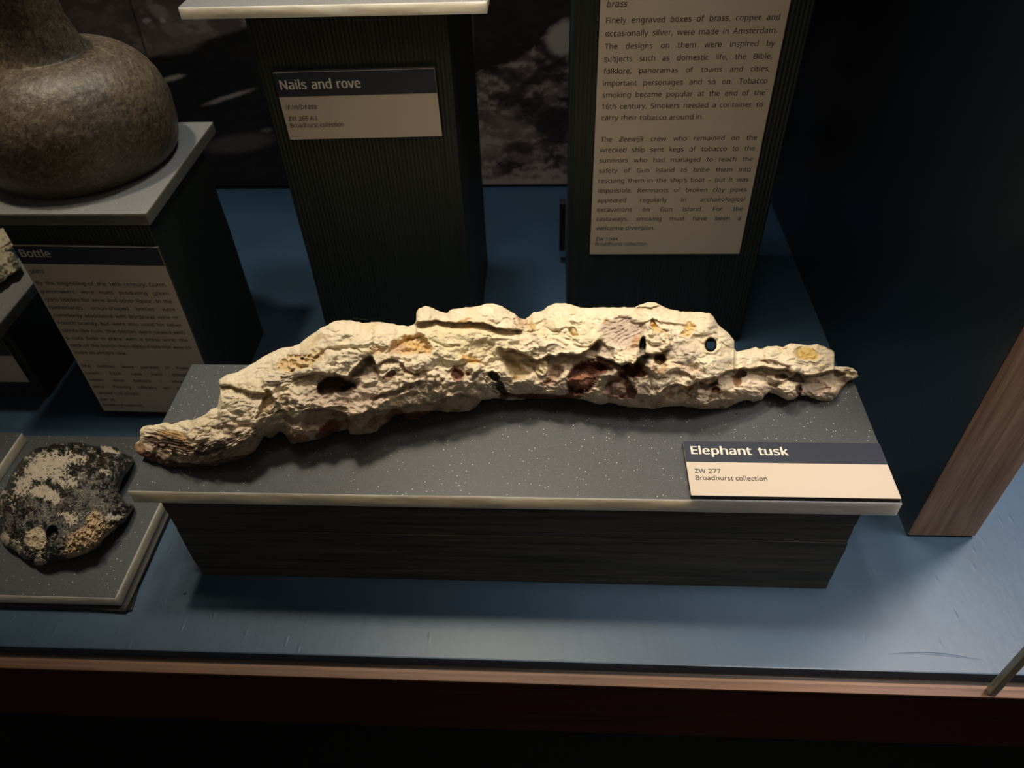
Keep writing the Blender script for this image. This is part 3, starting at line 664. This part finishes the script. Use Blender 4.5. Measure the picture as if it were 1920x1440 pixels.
    # ---- right half
    pit(1165, 622, 48, 27, -8, 11, .7, (.52, .40, .33), .8); strata(1165, 626, 50, 26, -28, 8, 4.5, (.40, .30, .25), .45); patch(1140, 606, 10, 4, -30, (.46, .26, .10), .7)
    patch(1192, 634, 16, 10, -35, (.52, .29, .13), .75); pit(1186, 650, 16, 12, 0, 8, .5, (.58, .40, .28), .6)
    pit(1125, 656, 34, 11, 18, 12, .6, (.36, .28, .24), .7)
    ledge([(1118, 668), (1130, 672), (1152, 678), (1166, 686), (1176, 682), (1185, 691), (1193, 677), (1204, 668), (1212, 664)], 24, 26, 7, 18, 1.3, (.14, .055, .032), 14, .85)
    nodules(1170, 672, 28, 10, 10, 6, 10)
    pit(1190, 694, 34, 16, 5, 24, .45, RB, .95); patch(1196, 697, 20, 9, 0, (.25, .085, .04), .6)
    pit(1205, 648, 8, 20, 4, 36, .4, (.045, .042, .030), .95, 2, .3); lump(1207, 672, 12, 22, -18, 12, (.33, .28, .21), .8, 1, .3); lump(1217, 690, 16, 11, -20, 16, (.56, .42, .32), .8, 1, .4)
    ledge([(1208, 661), (1223, 663), (1236, 660), (1247, 655)], 11, 12, 6, 14, 1.4, (.22, .13, .08), 6, .7)
    pit(1239, 670, 13, 11, 0, 20, .5, (.16, .09, .035), .9); patch(1247, 680, 8, 12, 0, (.38, .22, .08), .6); patch(1238, 692, 16, 6, 0, (.26, .13, .05), .7)
    lump(1278, 658, 36, 24, 0, 9, (.52, .42, .34), .6, 1, .4); nodules(1240, 630, 26, 22, 10, 6, 0, col=(.58, .44, .28), cs=.5)
    pit(1221, 606, 10, 9, 0, 8, .5, (.56, .33, .08), .85, 3); pit(1230, 614, 13, 9, 30, 6, .5, OC, .6); pit(1285, 607, 8, 6, 0, 6, .5, (.50, .30, .08), .8); pit(1290, 618, 12, 12, 0, 6, .5, (.68, .46, .16), .75, 2); nodules(1290, 618, 12, 10, 6, 4)
    ledge([(1196, 604), (1206, 602), (1222, 597), (1240, 603), (1262, 604), (1285, 606)], 4, 9, 2, 10, 1.2, (.46, .33, .22), 3, .5)
    ledge([(1192, 577), (1206, 578), (1218, 579), (1232, 574), (1238, 571)], 8, 8, 3, 6, 1.2, (.36, .26, .19), 5, .8)
    strata(1258, 630, 18, 22, 75, 8, 3, MV, .4)
    pit(1333, 646, 15, 15, 0, 9, .8, None, 0, 2, .3)
    lump(1362, 634, 12, 24, -42, 8, None, 0, 1, .2); patch(1362, 655, 12, 4, -10, (.50, .34, .13), .5); lump(1315, 605, 26, 22, 0, 5); ledge([(1298, 630), (1312, 629), (1325, 628), (1334, 625)], 4, 8, 2, 8, 1.3, (.5, .36, .22), 4, .5)
    lump(1330, 690, 34, 22, -30, 6); patch(1290, 690, 40, 10, 8, (.62, .44, .32), .7)
    polypit([(1136, 712), (1150, 700), (1165, 694), (1178, 704), (1188, 722), (1191, 738), (1178, 749), (1158, 750), (1140, 745), (1134, 728)], 19, 10, (.24, .12, .08), .85, 7, 2); lump(1154, 733, 20, 15, 10, 15, (.50, .34, .27), .85); patch(1161, 737, 6, 4, 0, (.30, .10, .04), .8); patch(1180, 735, 10, 14, 20, DK, .8); patch(1172, 710, 14, 8, 40, DK, .5)
    ledge([(1192, 741), (1203, 741), (1218, 744), (1233, 741), (1243, 735), (1250, 726), (1268, 723), (1290, 726), (1303, 718), (1312, 710), (1325, 719), (1334, 718)], 13, 28, 7, 16, 1.3, (.40, .29, .22), 12, .6)
    strata(1225, 718, 32, 22, -75, 11, 3, MV, .35); ledge([(1258, 697), (1275, 696), (1290, 699), (1300, 706)], 5, 8, 4, 8, 1.2, (.4, .27, .18), 4, .5)
    ledge([(1145, 754), (1160, 750), (1185, 752), (1205, 752), (1222, 747), (1245, 743)], 5, 14, 4, 8, 1.6)
    patch(1292, 728, 12, 6, 0, BR, .7); patch(1298, 742, 7, 5, 0, (.42, .23, .07), .8); patch(1262, 745, 8, 8, 0, (.45, .25, .14), .6); nodules(1310, 735, 48, 16, 11, 7, 0, col=MV, cs=.5); pit(1346, 731, 12, 9, 30, 13, .5, (.17, .09, .045), .9); pit(1330, 715, 10, 16, 40, 12, .5, (.30, .19, .13), .8)
    ledge([(1270, 757), (1300, 756), (1325, 757), (1350, 751), (1372, 750)], 8, 18, 5, 9, 1.6, MV, 14, .6)
    # ---- slender right end
    ledge([(1330, 720), (1345, 705), (1362, 695), (1375, 694), (1399, 691), (1427, 688), (1449, 690), (1476, 690), (1496, 699), (1527, 700), (1566, 695), (1580, 700)], 19, 30, 6, 20, 1.5, (.27, .20, .16), 14, .7)
    ledge([(1424, 676), (1445, 675), (1464, 682), (1480, 686)], 6, 10, 3, 12, 1.6, MV, 8, .6)
    lump(1350, 706, 16, 12, -38, 8, (.60, .47, .36), .5); nodules(1412, 700, 20, 7, 12, 6); pit(1386, 703, 20, 9, -15, 15, .5, (.17, .10, .06), .8); patch(1383, 718, 9, 8, 0, (.27, .14, .06), .85)
    lump(1400, 742, 34, 11, 8, 10); strata(1398, 738, 32, 12, 30, 7, 3, MV, .4)
    pit(1459, 697, 14, 7, 5, 13, .5, (.24, .13, .04), .85); lump(1450, 706, 18, 9, -10, 11); ledge([(1442, 716), (1450, 717), (1462, 713), (1472, 708)], 6, 8, 4, 8, 1.2)
    lump(1475, 728, 19, 24, -25, 15); pit(1497, 730, 10, 16, -15, 16, .5, (.16, .10, .075), .85); pit(1525, 722, 38, 20, 8, 15, .6, (.43, .33, .27), .75); patch(1553, 727, 9, 6, 30, (.27, .16, .11), .7); pit(1490, 705, 26, 8, 15, 10, .5, (.22, .165, .135), .7)
    strata(1545, 735, 28, 22, -60, 10, 3, MV, .4); lump(1592, 702, 16, 9, -30, 6)
    pit(1511, 664, 23, 14, 10, 8, .5, (.62, .44, .13), .88, 3); nodules(1511, 664, 18, 10, 8, 4, 0, col=(.5, .31, .06), cs=.6); pit(1588, 698, 13, 6, -15, 5, .6, (.58, .45, .25), .7)
    nodules(1440, 665, 60, 14, 16, 3)
    def stain(cx, cy, rx, ry, rot, col, cs=.9):
        nonlocal rgb
        q = ell(X, Y, cx, cy, rx, ry, rot)+.35*fine+.25*mid; rgb = mixc(rgb, col, sstep(1.0, .75, q)*cs)
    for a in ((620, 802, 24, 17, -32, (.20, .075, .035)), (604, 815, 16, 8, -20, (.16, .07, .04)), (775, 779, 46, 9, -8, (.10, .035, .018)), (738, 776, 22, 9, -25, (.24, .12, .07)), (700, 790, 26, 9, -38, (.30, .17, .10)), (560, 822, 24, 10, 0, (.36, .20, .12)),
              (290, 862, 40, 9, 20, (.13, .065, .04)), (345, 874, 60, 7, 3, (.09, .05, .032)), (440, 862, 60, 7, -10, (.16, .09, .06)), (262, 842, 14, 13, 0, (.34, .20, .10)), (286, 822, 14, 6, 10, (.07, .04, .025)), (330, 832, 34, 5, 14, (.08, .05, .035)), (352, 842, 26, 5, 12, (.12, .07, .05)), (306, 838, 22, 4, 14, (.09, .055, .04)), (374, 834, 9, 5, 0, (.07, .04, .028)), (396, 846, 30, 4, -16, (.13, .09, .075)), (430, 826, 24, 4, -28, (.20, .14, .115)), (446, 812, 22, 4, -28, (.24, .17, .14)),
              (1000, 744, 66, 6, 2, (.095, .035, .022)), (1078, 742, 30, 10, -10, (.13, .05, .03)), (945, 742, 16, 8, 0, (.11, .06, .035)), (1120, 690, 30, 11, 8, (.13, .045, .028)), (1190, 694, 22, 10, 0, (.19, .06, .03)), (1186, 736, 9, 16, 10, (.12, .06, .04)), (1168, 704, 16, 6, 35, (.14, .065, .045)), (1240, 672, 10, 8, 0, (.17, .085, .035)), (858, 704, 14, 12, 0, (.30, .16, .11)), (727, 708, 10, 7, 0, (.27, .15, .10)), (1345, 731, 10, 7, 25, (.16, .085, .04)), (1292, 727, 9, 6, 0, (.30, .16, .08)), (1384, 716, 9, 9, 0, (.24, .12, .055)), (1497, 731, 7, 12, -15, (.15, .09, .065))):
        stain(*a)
    # fine relief that leaves crisp edges everywhere
    h += k*(.45+.5*rump)*fbm(np.stack([X/6.5, Y/4.6, X*0], -1), 3, 90)+k*1.5*rump*fbm(np.stack([X/15, Y/9, X*0+4], -1), 3, 95, .55, True)
    cav = np.clip(fine*.5+mid*.3, -.5, .5); rgb *= (1+.12*cav)[..., None]
    return h, np.clip(rgb, .008, .95)

def build_tusk():
    nu, nf, nb = 1010, 250, 70
    u = np.linspace(251, 1609, nu)
    T = np.array(TOP, float); B = np.array(BOT, float)
    jt = fbm(np.stack([u/9, u*0, u*0], -1), 3, 101); jb = fbm(np.stack([u/9, u*0+9, u*0], -1), 3, 103)
    endf = sstep(0, 12, u-251)*sstep(0, 12, 1609-u)
    tx = np.interp(u, T[:, 0], T[:, 1]); ty = np.interp(u, T[:, 0], T[:, 2])+1.6*jt*endf
    bx = np.interp(u, B[:, 0], B[:, 1]); by = np.interp(u, B[:, 0], B[:, 2])+1.8*jb*endf
    hh = (by-ty)/2; ym = (by+ty)/2
    hs = sm(hh, 91)*sstep(-6, 40, u-251)**.6*sstep(-6, 30, 1609-u)**.6; hs = np.maximum(hs, 1.0)
    hsm = sm(hh, 181); yms = sm(ym, 181)
    D = np.full(nu, .55)
    for _ in range(6):
        r = hsm*D/FPX; zc = ZP+.82*r
        rr = rays(u, yms); D = (zc-CAM[2])/rr[:, 2]
    D = sm(D, 61)
    R = hs*D/FPX
    th = np.linspace(0, math.pi, nf)
    VV = []; CC = []
    v = -np.cos(th)
    vF = v[:, None]*np.ones(nu)[None]
    X = (tx+bx)/2+(bx-tx)/2*vF; Y = ym+hh*vF
    pf = (1-np.abs(vF)**2.3)**(1/2.3)
    h, rgb = tusk_features(X, Y)
    # the hole that goes right through
    qh = np.minimum(ell(X, Y, 1332.5, 646.5, 8.6, 10.6, 8), 9)
    edge = sstep(0, .035, 1-np.abs(vF))*endf[None]
    dl = R[None]*pf*.95+h*edge
    dl = np.maximum(dl, -R[None]*pf*.55)
    wall = sstep(1.32, 1.02, qh); dl = dl*(1-wall)+(-R[None]*pf*.9)*wall
    rgb = mixc(rgb, (.40, .30, .20), sstep(1.5, 1.05, qh)*.6)
    dep = D[None]-dl
    PF = CAM+rays(X, Y)*dep[..., None]
    thb = np.linspace(math.pi, 2*math.pi, nb)[1:-1]
    vB = -np.cos(thb)[:, None]*np.ones(nu)[None]
    XB = (tx+bx)/2+(bx-tx)/2*vB; YB = ym+hh*vB
    pb = (1-np.abs(vB)**2.3)**(1/2.3)
    hb = .0030*fbm(np.stack([XB/40, YB/40, XB*0+7], -1), 5, 7)
    db = D[None]+R[None]*pb+hb*pb
    PB = CAM+rays(XB, YB)*db[..., None]
    cb = np.zeros(XB.shape+(3,))+np.array([.66, .55, .41])
    P = np.concatenate([PF, PB], 0); C_ = np.concatenate([rgb, cb], 0)
    P[..., 2] = np.maximum(P[..., 2], ZP+.0002)
    n = P.shape[0]; ii = np.arange(n*nu).reshape(n, nu); jj = np.roll(ii, -1, 0)
    F = np.stack([ii[:, :-1], jj[:, :-1], jj[:, 1:], ii[:, 1:]], -1)
    # open the hole: drop faces of front and back sheets inside it
    XX = np.concatenate([X, XB]); YY = np.concatenate([Y, YB])
    q = ell(XX, YY, 1332.5, 646.5, 8.6, 10.6, 8)
    keep = (q > 1.02)[:, :-1]
    F = F[keep].reshape(-1, 4)
    o = fast_mesh('tusk', P.reshape(-1, 3), F, M_TUSK, C_.reshape(-1, 3))
    tag(o, 'long cream corroded elephant tusk full of cavities, lying on the wide acrylic slab', 'tusk')
    return o
build_tusk()

# ------------------------------------------------------------------ domed fragments (closed bodies seen from above)
def radial_body(name, outline, centre, zrest, hz, depth_k, mfun, material, nr=210, na=620, power=2.0, back=.35):
    """outline read in view pixels around centre; body thickness runs along the line of sight, underside flattened on its shelf"""
    O = np.array(outline, float); a = np.arctan2(O[:, 1]-centre[1], O[:, 0]-centre[0]); r = np.hypot(O[:, 0]-centre[0], O[:, 1]-centre[1])
    s = np.argsort(a); a, r = a[s], r[s]
    ang = np.linspace(-math.pi, math.pi, na, endpoint=False)
    rad = np.interp(ang, np.r_[a-2*math.pi, a, a+2*math.pi], np.r_[r, r, r])
    rad += 2.0*fbm(np.stack([np.cos(ang)*9, np.sin(ang)*9, ang*0], -1), 4, 7)
    rc = rays(np.array(centre[0]), np.array(centre[1])); D0 = (zrest+hz-CAM[2])/rc[2]
    rho = np.sin(np.linspace(0, 1, nr)**.9*math.pi/2)
    RH = rho[:, None]*np.ones(na)[None]
    X = centre[0]+RH*rad[None]*np.cos(ang)[None]; Y = centre[1]+RH*rad[None]*np.sin(ang)[None]
    dome = (1-RH**power)**(1/power)
    h, rgb, al = mfun(X, Y, RH)
    # plane of the rim lies level (parallel to the shelf): its depth changes with the row
    ry = rays(X, Y); Dp = (zrest+hz-CAM[2])/ry[..., 2]
    e = sstep(1, .93, RH)
    dep = Dp-depth_k*dome-h*e
    P = CAM+ry*dep[..., None]
    PB = CAM+ry*(Dp+depth_k*back*dome)[..., None]; PB = PB[:-1][::-1]
    cb = np.repeat(rgb[-1:], nr-1, 0)
    alb = np.repeat(al[-1:], nr-1, 0)
    A = np.concatenate([P, PB]); C_ = np.concatenate([rgb, cb]); AL = np.concatenate([al, alb])
    A[..., 2] = np.maximum(A[..., 2], zrest+.0002)
    n = A.shape[0]; ii = np.arange(n*na).reshape(n, na); kk = np.roll(ii, -1, 1)
    F = np.stack([ii[:-1], ii[1:], kk[1:], kk[:-1]], -1).reshape(-1, 4)
    return fast_mesh(name, A.reshape(-1, 3), F, material, np.clip(C_, .004, 1).reshape(-1, 3), AL.reshape(-1))

def c5(x, y): return (x*.27778, 780+y*.27778)
SH = [c5(*p) for p in ((355,187),(420,182),(500,180),(560,185),(620,200),(660,203),(720,203),(790,215),(808,240),(850,255),(890,275),(905,300),(888,340),(860,385),(838,420),(815,470),(800,510),(822,560),(850,588),(890,595),(905,605),(890,640),(860,680),(840,720),(795,752),(760,780),(720,815),(690,840),(670,890),(640,905),(560,935),(470,965),(420,978),(350,990),(280,1008),(230,1000),(225,975),(160,965),(120,930),(90,905),(40,880),(10,850),(-20,790),(-30,700),(-25,600),(0,540),(40,480),(70,420),(100,350),(150,290),(200,250),(260,215),(310,205))]
def shell_fun(X, Y, RH):
    k = .0004; x, y = X/.27778, (Y-780)/.27778
    q3 = np.stack([x/90, y/90, x*0], -1)
    n1 = fbm(q3, 4, 201, .6); n2 = fbm(q3*3, 4, 205, .65); n3 = fbm(q3*8, 3, 211, .6)
    rgb = np.zeros(X.shape+(3,))+np.array([.012, .011, .010]); rgb *= (1+.5*n2)[..., None]
    al = np.full(X.shape, .28); h = k*(2*n1+1*n2)
    xw, yw = x+n1*36+n2*16, y+n1*30+n2*16
    W = np.zeros_like(x)
    for cx, cy, rx, ry, a, s in ((330, 340, 210, 120, -15, 1), (150, 470, 90, 110, 20, .8), (300, 520, 110, 60, 10, 1.05), (370, 560, 35, 60, 10, .9), (470, 690, 75, 55, 20, .75), (780, 680, 100, 35, -15, 1.0), (690, 370, 45, 30, 10, .6), (735, 225, 75, 18, 10, 1.1), (30, 830, 50, 45, 20, 1.1), (120, 885, 40, 50, -20, 1.1), (270, 985, 60, 25, 0, 1.1), (250, 930, 80, 40, 0, .55), (500, 300, 120, 60, 0, .55), (440, 430, 110, 70, 10, .7), (60, 560, 60, 60, 0, .45)):
        W = np.maximum(W, s*sstep(1.15, .45, ell(xw, yw, cx, cy, rx, ry, a)))
    n4 = fbm(q3*17, 3, 217, .6); cream = sstep(.40, .52, W*.92+.60*n2+.60*n3+.55*n4-.04)
    grey = sstep(.0, .3, n2+.5*n3+.45*n4+.25*n1-.02+.25*sstep(1, .4, ell(x, y, 620, 500, 220, 170, 0))+.2*sstep(1, .4, ell(x, y, 250, 640, 220, 110, 0)))*(1-cream)
    rgb = mixc(rgb, (.13, .12, .105), grey*.8); al = al*(1-grey)+.7*grey
    rgb = mixc(rgb, (.52, .45, .345), cream); al = al*(1-cream)+.85*cream; h += k*(2.2+2*n3)*cream+k*1.0*grey
    rgb = mixc(rgb, (.50, .47, .44), sstep(1, .4, ell(xw, yw, 760, 650, 130, 60, -10))*cream*.7)
    # thick coral-like crust at lower right
    cr = np.maximum(sstep(1.1, .75, ell(xw, yw, 580, 835, 185, 92, -38)), sstep(1.1, .75, ell(xw, yw, 640, 730, 65, 95, 20)))
    cr = np.maximum(cr, sstep(1.1, .8, ell(xw, yw, 720, 775, 75, 30, -20)))
    wv = worley(x/30+n2, y/30+n2, 31); nod = np.sqrt(np.clip(1-(wv/.7)**2, 0, 1))
    h += k*cr*(6+9*nod+4*n3); rgb = mixc(rgb, np.array((.66, .50, .31)), cr); rgb *= (1-.22*cr*(1-nod))[..., None]; al = al*(1-cr)+.9*cr
    # round barnacle scar and the dark pit beside it
    b_ = sstep(1.12, .9, ell(xw, yw, 245, 830, 80, 70, 0)); h += k*b_*(5+3*n3)-k*6*sstep(1, .3, ell(xw, yw, 235, 835, 30, 28, 0)); rgb = mixc(rgb, (.60, .50, .34), b_); rgb = mixc(rgb, (.34, .24, .12), sstep(1, .4, ell(xw, yw, 235, 835, 30, 28, 0))*.8); al = al*(1-b_)+.9*b_
    pq = ell(x+n2*8, y+n2*8, 352, 800, 44, 62, 0); pit = sstep(1.05, .7, pq); h -= k*22*pit; rgb = mixc(rgb, (.010, .007, .006), pit*.95)
    brn = sstep(.2, .5, fbm(q3*1.4+9, 3, 220))*(1-cream)*(1-cr); rgb = mixc(rgb, (.035, .018, .012), brn*.5)
    return h, rgb, al
o = radial_body('glass_fragment', SH, (124, 950), .0172, .0035, .034, shell_fun, M_SHELL, power=2.1)
tag(o, 'rounded black glass bottle fragment crusted white and cream, on the front left slab', 'fragment')

LU = [(-95, 470), (-70, 440), (-40, 428), (-10, 430), (12, 428), (22, 434), (30, 446), (35, 453), (28, 452), (16, 458), (20, 470), (28, 478), (34, 492), (39, 501), (30, 512), (16, 518), (4, 528), (-20, 540), (-60, 535), (-90, 510)]
def lump_fun(X, Y, RH):
    k = .0005; q3 = np.stack([X/16, Y/16, X*0], -1)
    n1 = fbm(q3, 4, 301, .6); n2 = fbm(q3*3, 4, 305, .6); wv = worley(X/9, Y/8, 41)
    h = k*(7*n1+3*n2-5*np.clip(.5-wv, 0, 1))
    rgb = np.zeros(X.shape+(3,))+np.array([.52, .47, .34]); rgb *= (1+.2*n1)[..., None]
    rgb = mixc(rgb, (.02, .02, .018), sstep(1.1, .6, ell(X, Y, 28, 495, 6, 3.5, -20))); rgb = mixc(rgb, (.03, .03, .028), sstep(.25, .5, n2+.4*sstep(470, 490, Y))*.75); rgb = mixc(rgb, (.30, .24, .14), sstep(.1, .5, n1)*sstep(470, 450, Y)*.7)
    return h, rgb, np.full(X.shape, .85)
o = radial_body('encrusted_lump', LU, (-28, 482), .1050, .008, .020, lump_fun, M_LUMP, nr=90, na=300)
tag(o, 'pale cream encrusted lump with black flecks, cut off by the left edge', 'lump')

# ------------------------------------------------------------------ the onion bottle
def build_bottle():
    cx, cy, z0 = -.4227, .6224, .2400
    R, H, rb = .0850, .0940, .0700
    pts = [(.000, .010), (.030, .008), (.055, .002), (.066, .0003), (rb, .0012)]
    zm = H*.42
    for q in np.linspace(-math.pi*.42, 0, 16): pts.append((rb+(R-rb)*math.cos(q)**.8, zm+zm*math.sin(q)))
    for q in np.linspace(.06, math.pi*.475, 26): pts.append((.0310+(R-.0310)*math.cos(q)**.92, zm+(H-zm)*math.sin(q)**.95))
    top = pts[-1]
    for t_ in np.linspace(.15, 1, 12):
        pts.append((top[0]+(.0275-top[0])*t_**.65, top[1]+t_*.026))
    zt = pts[-1][1]
    for t_ in np.linspace(.08, 1, 14): pts.append((.0275-.004*t_, zt+t_*.062))
    zl = pts[-1][1]
    pts += [(.0265, zl+.001), (.0285, zl+.004), (.0265, zl+.008), (.0215, zl+.010), (.0165, zl+.009), (.0160, zl-.03), (.010, zl-.045), (0, zl-.046)]
    pts = np.array(pts); t_ = np.r_[0, np.cumsum(np.hypot(*np.diff(pts, axis=0).T))]
    tt = np.linspace(0, t_[-1], 240); pr_ = np.interp(tt, t_, pts[:, 0]); pz = np.interp(tt, t_, pts[:, 1])
    na = 300; ang = np.linspace(0, 2*math.pi, na, endpoint=False)
    rr = pr_[:, None]*np.ones(na); zz = pz[:, None]*np.ones(na)
    Q = np.stack([rr*np.cos(ang), rr*np.sin(ang), zz], -1)
    wob = 1+.012*fbm(Q*14, 3, 401)[..., None]*np.array([1, 1, 0])
    P = Q*wob
    nrm = np.stack([np.cos(ang)*np.ones((240, 1)), np.sin(ang)*np.ones((240, 1)), zz*0], -1)
    P = P+nrm*(.0006*fbm(Q*160, 3, 405))[..., None]*(rr > .012)[..., None]
    P[..., 2] = np.maximum(P[..., 2], .0003)
    P += np.array([cx, cy, z0])
    big = fbm(Q*22, 4, 411); sp_ = fbm(Q*520, 2, 421, .6); sp2 = fbm(Q*230, 3, 431, .6)
    rgb = np.zeros(P.shape)+np.array([.15, .112, .072])
    rgb = mixc(rgb, (.24, .185, .115), sstep(-.2, .6, big)*.6)
    rgb = mixc(rgb, (.10, .078, .074), sstep(-.1, .4, fbm(Q*14+5, 3, 441))*.55); rgb = mixc(rgb, (.045, .030, .020), sstep(.12, .4, sp_)*.6); rgb = mixc(rgb, (.30, .26, .19), sstep(.1, .4, -sp_*.7+sp2*.6)*.5)
    lowd = sstep(.035, .004, zz+.014*big); rgb = mixc(rgb, (.045, .033, .020), lowd*.6)  # shade towards the foot painted into the bottle colour
    ii = np.arange(240*na).reshape(240, na); kk = np.roll(ii, -1, 1)
    F = np.stack([ii[:-1], kk[:-1], kk[1:], ii[1:]], -1).reshape(-1, 4)
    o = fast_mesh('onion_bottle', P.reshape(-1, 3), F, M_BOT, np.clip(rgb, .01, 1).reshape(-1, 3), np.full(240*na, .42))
    tag(o, 'squat round brown speckled glass bottle on a shelf at the upper left', 'bottle')
M_BOT = vcol_mat('weathered_bottle_glass', .42, .5, 700, .35, .0005, .15, True, (1150, .575, (.014, .009, .006), .9))
build_bottle()
